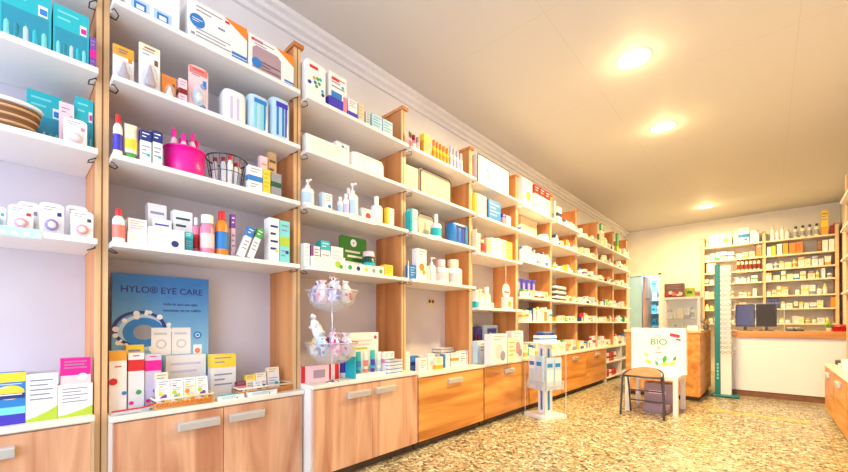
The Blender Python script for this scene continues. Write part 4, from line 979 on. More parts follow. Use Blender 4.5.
# ------------------------------------------------------------------ fifth bay
o, xf, yc, z, wd, dd, hh = put('carton', 4, 0, 478, 509, 162, 'big', 'x', sb=.06, d=.12, base='white', band=None)
REG.pop(); o.name = 'flat_case'; tag(o, 'large white flat case with dark rim and blue figure on top shelf', 'case')
m = MB().tube([(dd / 2 + .001, -wd / 2, .0), (dd / 2 + .001, -wd / 2, hh), (dd / 2 + .001, wd / 2, hh), (dd / 2 + .001, wd / 2, 0)], .006, M('dark_grey', .5)); m.build('rim', o)
m = MB(); disc(m, wd, dd, hh, .3, .6, .022, M('blue')); disc(m, wd, dd, hh, .33, .42, .03, M('ink'), .0013, 12, 1.4); textlines(m, wd, dd, hh, .5, .9, .2, .5, 2, M('cream')); m.build('print', o)
m = MB(); m.tube([(0, wd * .5 + .0, hh * .4)] * 1 + [(dd / 2 + .004, wd * .36 + .02 * math.cos(a), hh + .012 + .02 * math.sin(a)) for a in [R(q) for q in range(0, 200, 20)]], .004, M('dark_grey', .5)) if False else m.tube([(0, wd * .36 + .03 * math.cos(a), hh + .025 * math.sin(a)) for a in [R(q) for q in range(0, 181, 20)]], .005, M('dark_grey', .5)); m.build('handle', o)
put('carton', 4, 1, 472.5, 477, 192, 'slim yellow carton', 'carton', sb=.05, d=.08, base='yellow', band='amber', style='P')
put('carton', 4, 1, 477.5, 486.5, 195, 'cream carton', 'carton', sb=.05, d=.1, base='cream', band='beige', style='P')
put('carton', 4, 1, 489, 501, 201, 'bright blue carton with white edge', 'carton', sb=.03, d=.1, base='blue', band='pale_blue', style='P')
put('carton', 4, 1, 503, 506.5, 214, 'small pink carton', 'carton', sb=.03, d=.05, base='pink', band='violet', style='T')
put('carton', 4, 1, 507, 511, 216, 'small white carton', 'carton', sb=.03, d=.05, base='white', band='pale_blue', style='P')
put('carton', 4, 2, 471.5, 476.5, 228, 'pale cream carton', 'carton', sb=.03, d=.09, base='cream', band='beige', style='P')
put('carton', 4, 2, 477, 480.5, 233, 'slim silver carton', 'carton', sb=.03, d=.06, base='silver', band='ink', style='P')
put('bottle', 4, 2, 481, 486.5, 234, 'rust red bottle with dark cap', 'bottle', sb=.03, body='coral', cap='dark_red', label='red', capf=.2)
for i, (u0, u1, vt, bs, bd) in enumerate(((487, 491, 238, 'beige', 'amber'), (491.5, 496.5, 238, 'white', 'beige'), (497, 501.5, 238.5, 'white', 'silver'), (502, 506.5, 240, 'cream', 'beige'), (507, 512.3, 242, 'yellow', 'cream'))):
    put('carton', 4, 2, u0, u1, vt, '%s carton' % bs, 'carton', sb=.03, d=.07, base=bs, band=bd, style='P', grp='cartons on the third shelf of the fifth bay')
put('carton', 4, 3, 474, 478.5, 290, 'white carton with teal lower half', 'carton', sb=.04, d=.05, base='white', band='teal', style='B')
put('bottle', 4, 3, 481, 486, 289, 'cream bottle with beige cap', 'bottle', sb=.06, body='cream', cap='beige', label='white')
put('bottle', 4, 3, 487.5, 492.5, 287, 'cream bottle with tall white cap', 'bottle', sb=.06, body='cream', cap='white', label='paper', capf=.3)
put('carton', 4, 3, 480, 494, 302.5, 'low white carton before the cream bottles', 'carton', sb=.02, d=.035, base='white', band='silver', style='P')
put('carton', 4, 3, 506, 513, 297, 'white carton with amber dots', 'carton', sb=.03, d=.06, base='white', band='amber', style='D')
# round hanging sign
X = XS + .012; yy = y_at(506, X); zz = z_at(291, t_x(506, X))
r = empty('round_sign', (X + .004, yy, zz)); tag(r, 'round white shelf sign with red lettering hung in the fifth bay', 'sign')
m = MB(); ringq(m, 0, 0, .0001, .085, M('white', .4), .003, 1, 30); ringq(m, 0, 0, .0001, .085, M('white', .4), -.003, 1, 30)
m.add([(x, .085 * math.cos(2 * math.pi * i / 30), .085 * math.sin(2 * math.pi * i / 30)) for x in (-.003, .003) for i in range(30)], [(i, (i + 1) % 30, 30 + (i + 1) % 30, 30 + i) for i in range(30)], M('white', .4))
m.build('disc', r)
m = MB(); ringq(m, 0, 0, .078, .083, M('coral', .4), .0036, 1, 30); m.quad([(.0036, -.055, -.022), (.0036, .055, -.022), (.0036, .05, -.004), (.0036, -.05, -.004)], M('red')); m.build('print', r)
MB().box(-.006, -.0032, -.006, .006, .03, SHELF[4][2] - .027 - zz, CLEAR).build('hanger', r)

# ------------------------------------------------------------------ bays six to ten: rows of small stock
random.seed(21)
WARM = [('white', 'blue', 3), ('white', 'red', 2), ('cream', 'amber', 3), ('white', 'green', 2), ('white', 'teal', 2), ('cream', 'brown', 1), ('paper', 'ink', 3), ('white', 'coral', 2), ('white', 'yellow', 2), ('yellow', 'white', 1),
        ('pale_blue', 'blue', 1), ('white', 'purple', 1), ('beige', 'tan', 1), ('orange', 'white', 1), ('lime', 'green', 1), ('white', 'lilac', 2), ('white', 'navy', 2)]
WW = [a[2] for a in WARM]
def nm(c): return c.replace('paper', 'off-white').replace('ink', 'slate').replace('_', ' ') if c == 'paper' or c == 'ink' or '_' in c else c
def row(frame, lo, hi, zb, hmin, hmax, wmin, wmax, place, grp, gap=.01, depth=.08, setb=.03, bottles=.3, skip=.0, pal=None, kind='carton'):
    """fill a run of shelf with single products; frame(y) gives location and turn"""
    y = lo
    while True:
        wq = random.uniform(wmin, wmax)
        if y + wq > hi: break
        if random.random() < skip: y += wq; continue
        base, band, _ = random.choices(pal or WARM, [a[2] for a in (pal or WARM)])[0]
        hq = random.uniform(hmin, hmax); dq = min(depth, max(wq, .04))
        if random.random() < bottles and base not in ('orange',):
            dq = wq = min(wq, .075); o = bottle(wq, wq, hq, base, band, random.choice(('paper', 'white', band)), 'bottle', random.choice((.18, .25)), .6, seg=10)
            look = '%s bottle with %s cap' % (nm(base), nm(band)); cat = 'bottle'
        else:
            st = random.choice('TBMSPD'); o = carton(wq, dq, hq, base, band, st, name=kind)
            look = '%s %s with %s %s' % (nm(base), 'carton' if kind == 'carton' else 'box', nm(band), {'T': 'top', 'B': 'foot', 'M': 'band', 'S': 'side', 'P': 'text', 'D': 'dot'}[st]); cat = kind.replace('_', ' ')
        loc, rz = frame(y + wq / 2, dq); o.location = (loc[0], loc[1], zb); o.rotation_euler = (0, 0, rz + R(random.uniform(-4, 4)))
        reg(o, look, place, cat, y, grp)
        y += wq + random.uniform(gap * .6, gap * 2.2)
def left_frame(setb, X0=XS): return lambda y, d: ((X0 - setb - d / 2, y), 0)
def lrow(b, s, hmin, hmax, wmin, wmax, u0=None, u1=None, sb=.03, **k):
    lo, hi = bay_y(b); zb = CABZ[b] if s == 'c' else SHELF[b][s]; X0 = CABX[b] if s == 'c' else XS
    if u0: lo = max(lo, y_at(u0, X0 - sb))
    if u1: hi = min(hi, y_at(u1, X0 - sb))
    place = ('on base cabinet of ' if s == 'c' else 'on %s of ' % SHN[s]) + BAY[b]
    row(left_frame(sb, X0), lo + .012, hi - .012, zb, hmin, hmax, wmin, wmax, place, 'stock on the %s of the %s' % ('cabinet' if s == 'c' else SHN[s], BAY[b]), **k)
# sixth bay (named pieces first)
put('carton', 5, 0, 517, 524, 171, 'tall pink and white carton', 'carton', sb=.03, d=.12, base='pale_pink', band='pink', style='P')
put('carton', 5, 0, 524.4, 532.5, 172, 'tall white carton with green dot', 'carton', sb=.03, d=.12, base='white', band='lime', style='D')
for i, u in enumerate((535, 540.4, 545.6)):
    put('carton', 5, 0, u, u + 4.8, 185 + i * 2.8, 'white carton with red top', 'carton', sb=.03, d=.09, base='white', band='red', style='T', grp='red topped cartons')
put('carton', 5, 1, 521, 537, 218, 'low beige carton behind', 'carton', sb=.2, d=.08, base='beige', band=None)
put('jar', 5, 1, 546, 551, 234, 'round white tub', 'jar', sb=.03, body='white', cap='white', label='paper', grp='white tubs')
put('carton', 5, 1, 517, 521, 223, 'small violet and white carton', 'carton', sb=.03, d=.05, base='white', band='violet', style='M')
lrow(5, 2, .13, .20, .05, .09, bottles=.4)
for i, u in enumerate((517, 522, 527, 532)):
    put('pack', 5, 3, u, u + 4.6, 278 + i * .7, 'violet pack with dark top', 'pack', sb=.10, d=.08, base='violet', stripe='lilac', top='navy', grp='violet packs')
lrow(5, 3, .06, .10, .07, .11, sb=.02, depth=.05, bottles=0)
lrow(5, 4, .11, .19, .05, .09, bottles=.3)
lrow(5, 'c', .10, .24, .07, .12, bottles=.25, sb=.14, gap=.015)
# seventh bay
put('jar', 6, 0, 550.5, 556.5, 199, 'cream jar with white lid', 'jar', sb=.03, body='white', cap='white', label='cream')
put('carton', 6, 0, 558, 562, 207, 'small white carton with navy band', 'carton', sb=.03, d=.07, base='white', band='navy', style='M')
lrow(6, 0, .05, .10, .06, .11, 563, None, bottles=.2)
lrow(6, 1, .07, .15, .06, .11, bottles=.5, skip=.15)
lrow(6, 2, .06, .13, .06, .10, bottles=.3, skip=.2)
for i in range(6):
    z = SHELF[6][3] + i * .036; X = XS - .04; ya, yb = y_at(557, X), y_at(567, X); wq = yb - ya
    o = MB().rbox(-.06, .06, -wq / 2, wq / 2, 0, .0355, M('dark_grey' if i % 2 == 0 else 'white', .5), .015).build('folded_pack', None, (X - .065, (ya + yb) / 2, z))
    reg(o, '%s flat pack%s' % ('dark grey' if i % 2 == 0 else 'white', ', %s level of dark and white stack' % ('bottom', 'second', 'third', 'fourth', 'fifth', 'top')[i]), 'in seventh bay', 'pack', i, 'stack of dark and white flat packs')
lrow(6, 3, .06, .12, .05, .09, 568, None, bottles=.3)
lrow(6, 4, .05, .09, .08, .13, bottles=.1)
lrow(6, 'c', .09, .2, .06, .11, bottles=.4, sb=.14)
# eighth to tenth
for b in (7, 8, 9):
    lrow(b, 0, .06, .13 if b == 7 else .2, .05, .10, bottles=.3, skip=.15)
    lrow(b, 1, .06, .15, .06, .12, bottles=.4, skip=.1, gap=.014)
    lrow(b, 2, .06, .13, .06, .12, bottles=.4, skip=.12, gap=.014)
    lrow(b, 3, .06, .13, .06, .12, bottles=.4, skip=.15, gap=.014)
    lrow(b, 4, .06, .15, .06, .12, bottles=.4, skip=.15, gap=.014)
    lrow(b, 'c', .08, .22, .07, .12, bottles=.5, sb=.16, gap=.014)
put('carton', 9, 0, 614.5, 619, 229, 'tall bright green carton', 'carton', sb=.02, d=.03, base='green', band='lime', style='B')
put('carton', 8, 0, 600.5, 604.5, 223, 'tall cream carton with green top', 'carton', sb=.02, d=.03, base='cream', band='green', style='T')
# red packs in the white low unit
for k, zz in enumerate((.08, .36)):
    for i in range(5):
        yy = CB[8] + .08 + i * .15 ; hq = .16 if k else .12
        o = carton(.11, .09, hq, 'red' if (i + k) % 3 != 2 else 'white', 'dark_red', 'M'); o.location = (CABX[8] - .08, yy, zz + .0003)
        reg(o, '%s pack with dark red band' % ('red' if (i + k) % 3 != 2 else 'white'), 'on %s level of white low unit' % ('upper' if k else 'lower'), 'pack', yy, 'red packs in the low unit') if True else None

# ------------------------------------------------------------------ back wall shelving
BS = YB - .36                                                        # front edge of its shelves
BX_ = [-1.04, -.045, .95]
BZ_ = [2.72, 2.42, 2.155, 1.917, 1.62, 1.363, 1.07]
BN = ['left', 'right']
o = MB().box(BX_[0] - .024, BX_[2] + .024, YB - .012, YB - .002, .0, 2.90, PLASTER).build('back_panel'); tag(o, 'pale back panel of the shelving on the far back wall', 'back panel')
for n, x in enumerate(BX_):
    r = empty('shelf_upright', (x, BS, 0)); tag(r, '%s wooden upright of the shelving on the back wall' % ('left', 'middle', 'right')[n], 'shelf upright', 'wooden uprights of the back shelving')
    MB().box(-.0235, .0235, .042, .345, 0, 2.90, WOOD_SIDE).build('side_panel', r)
    MB().box(-.0235, .0235, .03, .0415, 0, 2.90, WOOD_EDGE).build('front_edge', r)
    MB().box(-.034, .034, .02, .345, 2.9005, 2.925, WOOD_SIDE).build('cap', r)
def back_frame(setb): return lambda x, d: ((x, BS + setb + d / 2), -math.pi / 2)
random.seed(5)
YEL = [('cream', 'amber', 3), ('white', 'amber', 2), ('white', 'ink', 3), ('cream', 'brown', 2), ('white', 'blue', 1), ('white', 'coral', 1), ('white', 'lilac', 2), ('cream', 'yellow', 2), ('white', 'green', 1)]
def bput(j, i, u0, u1, vt, base, band, st, look, d=.1, sb=.03, kind='carton', **k):
    Y = BS + sb; x0, x1 = x_at(u0, Y), x_at(u1, Y); wq = x1 - x0; hq = max(.03, z_at(vt, t_y((u0 + u1) / 2, Y)) - BZ_[i])
    o = carton(wq, d, hq, base, band, st, name='medicine_box', **k) if kind == 'carton' else bottle(wq, wq, hq, base, band, st, 'bottle', .2, .6)
    if kind != 'carton': d = wq
    o.location = ((x0 + x1) / 2, Y + d / 2, BZ_[i]); o.rotation_euler = (0, 0, -math.pi / 2)
    reg(o, look, 'on %s of back-wall %s bay' % (('top shelf', 'second shelf', 'third shelf', 'fourth shelf', 'fifth shelf', 'sixth shelf', 'bottom shelf')[i], BN[j]), 'bottle' if kind != 'carton' else 'medicine box', x0, 'stock on the back wall shelving')
for j in (0, 1):
    for i, z in enumerate(BZ_):
        o = MB().box(BX_[j] + .025, BX_[j + 1] - .025, BS, YB - .013, z - .026, z, M('cream', .4)).build('wall_shelf')
        tag(o, 'cream shelf board, %s in the %s bay on the back wall' % (('topmost', 'second down', 'third down', 'fourth down', 'fifth down', 'sixth down', 'lowest')[i], BN[j]), 'shelf', 'white shelf boards of the back shelving')
def brow(j, i, hmin, hmax, wmin, wmax, u0=None, u1=None, **k):
    lo, hi = BX_[j] + .03, BX_[j + 1] - .03
    if u0: lo = x_at(u0, BS + .03)
    if u1: hi = x_at(u1, BS + .03)
    row(back_frame(.03), lo, hi, BZ_[i], hmin, hmax, wmin, wmax, 'on %s of back-wall %s bay' % (('top shelf', 'second shelf', 'third shelf', 'fourth shelf', 'fifth shelf', 'sixth shelf', 'bottom shelf')[i], BN[j]), 'stock on the back wall shelving', pal=YEL, kind='medicine_box', **k)
bput(0, 0, 710, 720, 234, 'cream', 'white', 'P', 'wide cream carton', .15)
bput(0, 0, 720.5, 732, 233, 'cream', 'amber', 'D', 'wide cream carton with amber disc', .15)
bput(0, 0, 734, 738, 231, 'pale_pink', 'mauve', 'P', 'slim pale pink carton', .1)
bput(0, 0, 739, 749.5, 228, 'white', 'blue', 'M', 'white carton with broad blue band', .15, acc='deep_teal')
bput(0, 0, 750.5, 759.5, 230, 'white', 'pink', 'C', 'white carton with pink corner', .15)
brow(0, 1, .10, .18, .05, .12, None, 755, bottles=.05)
bput(0, 1, 757, 762, 245, 'orange', 'coral', 'T', 'orange red carton', .08)
bput(0, 2, 707, 716, 263, 'pale_pink', 'lilac', 'P', 'pale pink carton')
for k in range(6): bput(0, 2, 737 + k * 4.1, 740.4 + k * 4.1, 259 - k * .25, 'beige', 'brown', 'dark_red', 'small beige jar with brown lid', kind='bottle')
brow(0, 3, .09, .15, .05, .10, bottles=.2, skip=.2); brow(0, 4, .09, .17, .04, .08, bottles=.3, skip=.1); brow(0, 5, .08, .15, .05, .10, skip=.2); brow(0, 6, .08, .15, .05, .1, skip=.3)
random.seed(9)
for k, u in enumerate((771, 776, 781, 786)): bput(1, 0, u, u + 4.2, 226 + (k % 2) * 3, 'white', 'silver', 'paper', 'white flask with pale grey cap', kind='bottle')
for k, u in enumerate((794, 801, 808, 815)): bput(1, 0, u, u + 5.2, 226 - k, 'cream' if k % 2 else 'silver', 'dark_grey', 'grey', '%s flask with dark cap' % ('cream' if k % 2 else 'silver'), kind='bottle')
bput(1, 0, 822, 829, 210, 'yellow', 'amber', 'B', 'tall yellow carton', .12)
bput(1, 0, 831, 835.5, 225, 'dark_red', 'red', 'P', 'dark red carton', .1)
for u0, u1, vt, bs, bd in ((767.5, 771.5, 247, 'white', 'cream'), (772, 776, 246, 'yellow', 'amber'), (777.5, 782.5, 244, 'white', 'silver'), (783.5, 788.5, 243, 'amber', 'orange'), (790, 796, 243, 'orange', 'coral'), (797, 803, 242, 'orange', 'red'), (818, 822, 240, 'brown', 'tan'), (823, 828.5, 240, 'white', 'cream'), (829.5, 835, 239, 'white', 'cream')):
    bput(1, 1, u0, u1, vt, bs, bd, 'P', '%s carton with %s lettering' % (bs, bd), .08)
for i in (2, 3, 4): brow(1, i, .10, .19, .05, .10, bottles=.2, skip=.08)
for k in range(4): bput(1, 5, 767.5 + k * 2.9, 770 + k * 2.9, 298.5, 'navy', 'violet', 'M', 'dark blue carton with violet band', .06)
brow(1, 5, .08, .14, .05, .09, 781, 829, bottles=.3)
bput(1, 5, 831, 835.5, 297, 'orange', 'amber', 'P', 'orange carton', .06)
brow(1, 6, .08, .15, .05, .09, bottles=.4)
# ------------------------------------------------------------------ service counter in front of the back shelves
CYF = 7.28
r = empty('service_counter', (.10, CYF, 0)); tag(r, 'long cream service counter with thick wooden top before the back shelves', 'counter')
xl, xr = -.60 - .10, XR - .012 - .10
bevel(MB().box(xl, xr, 0.012, .55, .085, .866, M('white', .5)).build('front_panel', r), .003)
MB().box(xl, xr, .03, .54, 0, .0845, noise_mat('kick_brown', (128, 82, 48), (146, 98, 60), 6)).build('kick_board', r)
bevel(MB().box(xl - .01, xr, -.03, .60, .8665, .96, WOOD_X).build('top', r), .005)
CZ = .96
# left wooden counter block behind the white table
r = empty('side_counter', (-1.18, 6.32, 0)); tag(r, 'wooden side counter block standing behind the white table', 'counter')
bevel(MB().box(-.42, .50, 0, 1.30, .06, .935, WOOD_H).build('body', r), .004)
MB().box(-.40, .47, .04, 1.27, 0, .0595, DARK).build('plinth', r)
bevel(MB().box(-.44, .51, -.015, 1.31, .9355, .975, WOOD_EDGE).build('top', r), .004)
# acrylic screen and monitors on the counter
Y = CYF + .14; x0, x1 = x_at(735, Y), x_at(784, Y)
r = empty('acrylic_screen', ((x0 + x1) / 2, Y, CZ)); tag(r, 'clear acrylic protective screen standing on the service counter', 'screen'); w2 = (x1 - x0) / 2
MB().box(-w2, w2, -.003, .003, .012, .40, glass_mat('acrylic_sheet', (224, 232, 238), .03)).build('clear_sheet', r)
e = MB().box(-w2 - .008, -w2 - .0005, -.005, .005, 0, .405, CLEAR); e.build('edge_post', r); MB().box(w2 + .0005, w2 + .008, -.005, .005, 0, .405, CLEAR).build('edge_post', r)
MB().box(-w2, w2, -.004, .004, .4005, .408, CLEAR).build('top_edge', r)
for sx in (-w2 + .06, w2 - .06): MB().box(sx - .02, sx + .02, -.05, .05, 0, .0115, CLEAR).build('foot', r)
DARKSCREEN = M('brown_black', .6); DARKSCREEN.node_tree.nodes['Principled BSDF'].inputs['Specular IOR Level'].default_value = .1
def monitor(u0, u1, Y, rz, front, lab):
    xa, xb = x_at(u0, Y), x_at(u1, Y); w2 = (xb - xa) / 2
    r = empty('monitor', ((xa + xb) / 2, Y, CZ), R(rz)); tag(r, lab, 'monitor', 'monitors on the service counter')
    bevel(MB().box(-w2, w2, -.02, .02, .06, .40, BLACKM).build('casing', r), .006)
    MB().box(-w2 + .012, w2 - .012, -.0225, -.0203, .075, .385, front).build('screen_panel', r)
    MB().box(-.02, .02, -.012, .012, .008, .0595, BLACKM).build('stand_neck', r)
    MB().rbox(-.09, .09, -.07, .07, 0, .0075, BLACKM, .002).build('stand_foot', r)
monitor(735.5, 755, CYF + .30, 0, SCREEN, 'monitor with lilac reflection painted on its face behind the acrylic screen')
monitor(756, 777, CYF + .32, 0, DARKSCREEN, 'dark monitor at the right behind the acrylic screen')
# small things on the counter
for i, (u, c, lab) in enumerate(((790, 'dark_grey', 'dark card terminal lying on the service counter right of acrylic screen'), (798, 'dark_grey', 'second dark card terminal on the service counter beside red pack'))):
    Y = CYF + .16; r = empty('card_terminal', (x_at(u, Y), Y, CZ), R(12 * i)); tag(r, lab, 'card terminal', 'card terminals on the counter')
    m = MB().add([(-.04, -.08, 0), (.04, -.08, 0), (.04, .08, 0), (-.04, .08, 0), (-.04, -.08, .02), (.04, -.08, .02), (.04, .08, .05), (-.04, .08, .05)], [(0, 3, 2, 1), (4, 5, 6, 7), (0, 1, 5, 4), (2, 3, 7, 6), (0, 4, 7, 3), (1, 2, 6, 5)], M(c)); bevel(m.build('casing', r), .004)
    MB().add([(-.03, .02, .0402), (.03, .02, .0402), (.03, .07, .0496), (-.03, .07, .0496)], [(0, 1, 2, 3)], M('silver')).build('display', r)
    k = MB()
    for a in range(3):
        for b in range(3): yy = -.06 + b * .022; zz = .0205 + (yy + .08) * .1875; k.box(-.028 + a * .021, -.014 + a * .021, yy, yy + .014, zz, zz + .004, M('grey'))
    k.build('keypad', r)
def pot_plant(name, x, y, z, hgt, col, pot, lab, cat='plant', n=26, spread=.5, seed=1):
    random.seed(seed); r = empty(name, (x, y, z)); tag(r, lab, cat)
    MB().lathe([(hgt * .14, 0), (hgt * .19, hgt * .3), (hgt * .175, hgt * .3), (hgt * .165, hgt * .26), (.001, hgt * .26)], M(pot, .5), seg=14).build('pot', r)
    m = MB()
    for i in range(n):
        a = random.uniform(0, 6.28); el = random.uniform(.5, 1.45); L_ = hgt * random.uniform(.4, .75)
        b = Vector((0, 0, hgt * .27)); t = b + Vector((math.cos(a) * math.cos(el) * spread * 1.6, math.sin(a) * math.cos(el) * spread * 1.6, math.sin(el))) * L_
        s = Vector((-math.sin(a), math.cos(a), 0)) * hgt * .055; mid = b.lerp(t, .6) + Vector((0, 0, hgt * .03))
        m.add([b, mid - s, t, mid + s], [(0, 1, 2, 3)], M(random.choice(col), .5))
    m.build('foliage', r); return r
Y = CYF + .1
pot_plant('potted_plant', x_at(829, Y), Y, CZ, .16, ('green', 'lime'), 'beige', 'small green potted plant on the service counter', seed=4)
put_x = x_at(841, Y)
r = empty('red_basket', (put_x, Y + .02, CZ)); tag(r, 'red basket of red packs at right end of service counter', 'basket')
MB().lathe([(.07, 0), (.095, .06), (.1, .06), (.074, -.0)][:3] + [(.09, .058), (.068, .008), (.001, .008)], M('red', .5), seg=18).build('basket_body', r)
MB().ring(0, 0, .06, .0975, .0975, .004, M('dark_red', .5), 20).build('rim', r)
for i, (dx, dy) in enumerate(((-.035, -.02), (.03, -.02), (0, .03))):
    o = carton(.05, .03, .085, ('coral', 'red', 'orange')[i], 'white', 'D'); o.location = (put_x + dx, Y + .02 + dy, CZ + .0085); o.rotation_euler = (0, 0, -math.pi / 2)
    reg(o, '%s pack' % ('coral', 'red', 'orange')[i], 'in red basket on service counter', 'pack', i, 'packs in the red basket')
Y = 6.5
pot_plant('dried_flowers', x_at(706, 6.8), 6.8, .975, .22, ('brown', 'dark_grey', 'cream', 'tan'), 'dark_grey', 'pot of dark dried flowers on the wooden side counter', n=40, seed=8)
o = carton(.12, .1, .06, 'white', 'cream', 'P'); o.location = (x_at(693, 6.5), 6.5, .975); o.rotation_euler = (0, 0, -math.pi / 2); tag(o, 'low white carton on the wooden side counter', 'carton')
# ------------------------------------------------------------------ reading glasses stand
r = empty('glasses_stand', (-.473, 7.06, 0)); tag(r, 'tall narrow white and teal reading-glasses stand before the counter', 'display stand')
TEAL = M('deep_teal', .4)
MB().rbox(-.15, .17, -.14, .14, 0, .03, M('stand_teal', .4), .03).build('base', r)
bevel(MB().box(-.105, -.04, -.06, .06, .0305, 1.94, M('stand_teal', .4)).build('side_board', r), .004)
bevel(MB().box(-.0395, .085, -.05, .05, .0305, 1.91, M('white', .4)).build('rack_board', r), .004)
m = MB()
for i in range(5): m.quad([(-.085 + .004 * (i % 2), -.0606, .25 + i * .05), (-.06, -.0606, .25 + i * .05), (-.06, -.0606, .285 + i * .05), (-.085 + .004 * (i % 2), -.0606, .285 + i * .05)], M('aqua'))
m.build('print', r)
m = MB()
for i in range(18): m.box(.0855, .12, -.004, .004, .64 + i * .0685, .646 + i * .0685, CHROME)
GZ = [.64 + i * .0685 for i in range(18)]
for z in GZ: MB().tube([(.02, -.0505, z), (.02, -.11, z), (.02, -.118, z + .008)], .003, CHROME, 6).build('hook', r)
for z in GZ: MB().tube([(.0855, 0, z), (.13, 0, z), (.137, 0, z + .008)], .003, CHROME, 6).build('hook', r)
def glasses(col):
    g = empty('reading_glasses')
    m = MB()
    for sy in (-.033, .033): m.tube([(sy + .024 * math.cos(a), 0, .018 * math.sin(a)) for a in [2 * math.pi * q / 12 for q in range(12)]], .0022, M(col, .35), 5, True)
    m.tube([(-.009, 0, .004), (0, 0, .008), (.009, 0, .004)], .002, M(col, .35), 5); m.build('frame', g)
    l = MB()
    for sy in (-.033, .033): l.quad([(sy + .023 * math.cos(a), 0, .017 * math.sin(a)) for a in [2 * math.pi * q / 12 for q in range(12)]], GLASS)
    l.build('lenses', g)
    for sy in (-.058, .058): MB().tube([(sy, 0, .006), (sy, .05, .006), (sy * .96, .075, -.006)], .0018, M(col, .35), 5).build('temple', g)
    return g
GC = ['dark_red', 'black', 'brown', 'navy', 'dark_grey', 'purple']
protos = {}
for i, z in enumerate(GZ):
    c = GC[i % 6]
    if c not in protos: g = protos[c] = glasses(c)
    else:
        p_ = protos[c]; g = p_.copy(); COL.objects.link(g)
        for ch in p_.children: q = ch.copy(); COL.objects.link(q); q.parent = g
    g.location = (-.473 + .025, 7.06 - .135, z + .012); g.rotation_euler = (0, 0, R(0))
    tag(g, 'pair of %s framed reading glasses, %s from top of the stand' % (c.replace('_', ' '), (['first'] + ORD[1:])[17 - i]), 'glasses', 'reading glasses on the stand')
# ------------------------------------------------------------------ white side table, display card, stool, box
r = empty('side_table', (-1.035, 5.14, 0)); tag(r, 'low white square side table under the BIO display', 'table')
bevel(MB().box(-.275, .275, 0, .55, .40, .45, M('white', .35)).build('tabletop', r), .003)
for sx in (-.25, .25):
    for sy in (.025, .525): bevel(MB().box(sx - .025, sx + .025, sy - .0249, sy + .025, 0, .3995, M('white', .35)).build('leg', r), .002)
BW_, BH_ = .59, .56
r = empty('bio_display', (-1.01, 5.42, .45), 0); tag(r, 'white BIO display card box with green leaves on the side table', 'display card')
MB().box(-BW_ / 2, BW_ / 2, 0, .10, 0, BH_, M('white', .45)).build('card', r)
m = MB()
def leaf(m, x, z, l, an, c):
    a = R(an); ax = Vector((math.cos(a), 0, math.sin(a))); pp = Vector((-math.sin(a), 0, math.cos(a))); o_ = Vector((x, -.0012, z)); k = []
    for q in range(9): k.append(o_ + ax * (l * q / 8) + pp * (l * .24 * math.sin(math.pi * q / 8)))
    for q in range(7, 0, -1): k.append(o_ + ax * (l * q / 8) - pp * (l * .24 * math.sin(math.pi * q / 8)))
    m.quad(k, M(c))
for x, z, l, an, c in ((-.10, .20, .07, 140, 'lime'), (-.06, .12, .09, 160, 'lime'), (.03, .10, .1, 20, 'lime'), (.06, .13, .1, 75, 'green'), (.12, .10, .08, 40, 'lime'), (.0, .09, .07, 110, 'green'), (.16, .16, .07, 60, 'green')): leaf(m, x, z, l, an, c)
m.build('leaf_print', r)
m = MB(); m.quad([(.13, -.0012, .46), (.23, -.0012, .44), (.23, -.0012, .48), (.13, -.0012, .50)], M('red')); m.quad([(.19, -.0012, .415), (.24, -.0012, .405), (.24, -.0012, .425), (.19, -.0012, .435)], M('dark_red')); m.build('red_mark', r)
m = MB(); m.quad([(-.03, -.0012, .25), (.05, -.0012, .25), (.05, -.0012, .262), (-.03, -.0012, .262)], M('grey')); m.quad([(-.035, -.0012, .275), (.055, -.0012, .275), (.055, -.0012, .283), (-.035, -.0012, .283)], M('silver')); m.build('print', r)
lettering('lettering', 'BIO', .105, M('green', .5), r, (.01, -.0012, .385), (R(90), 0, 0), xs=1.1)
lettering('small_lettering', '&', .05, M('grey', .5), r, (.01, -.0012, .315), (R(90), 0, 0))
lettering('small_lettering', 'natural', .035, M('green', .5), r, (.0, -.0012, .465), (R(90), 0, 0))
# stool
SX, SY, SZ = -1.06, 4.835, .455
BR = noise_mat('seat_brown', (150, 104, 72), (168, 122, 86), 8, .5)
DK = M('dark_grey', .4, .3)
r = empty('folding_stool', (SX, SY, 0)); tag(r, 'dark tubular folding stool with rounded brown seat before white table', 'stool')
ol = [(-.19, .0)] + [(.19 * math.cos(R(a)) , .05 + .24 * math.sin(R(a))) for a in range(180, -1, -15)] + [(.19, .0)]
def tilt(y): return SZ + (y / .29) * .075
m = MB(); k = len(ol); m.add([(x * .93, y * .93 + .01, tilt(y) - .008) for x, y in ol] + [(x * .93, y * .93 + .01, tilt(y) + .014) for x, y in ol], [tuple(range(k)), tuple(range(k, 2 * k))[::-1]] + [(i, k + i, k + (i + 1) % k, (i + 1) % k) for i in range(k)], BR)
m.build('seat', r)
MB().tube([(x * 1.05, y * 1.03, tilt(y) + .006) for x, y in ol], .011, DK, 8, True).build('seat_rim', r)
for s_ in (-1, 1):
    MB().tube([(s_ * .205, .03, tilt(.03)), (s_ * .212, .08, SZ * .5), (s_ * .215, .12 * 0 + .115, .005)][0:1] + [(s_ * .21, .01, SZ * .6), (s_ * .218, -.02, .006)], .011, DK, 8).build('leg', r)
    MB().tube([(s_ * .17, .10, tilt(.1) - .012), (s_ * .175, .2, SZ * .5), (s_ * .18, .27, .006)], .010, DK, 8).build('leg', r)
MB().tube([(-.178, .235, .15), (.178, .235, .15)], .008, DK, 8).build('rung', r)
MB().tube([(-.172, .17, .28), (.172, .17, .28)], .007, DK, 8).build('rung', r)
o = MB().box(-.15, .15, -.1, .1, 0, .33, M('mauve', .6)); o.quad([(-.10, -.1008, .2), (.08, -.1008, .2), (.08, -.1008, .24), (-.10, -.1008, .24)], M('pale_pink'))
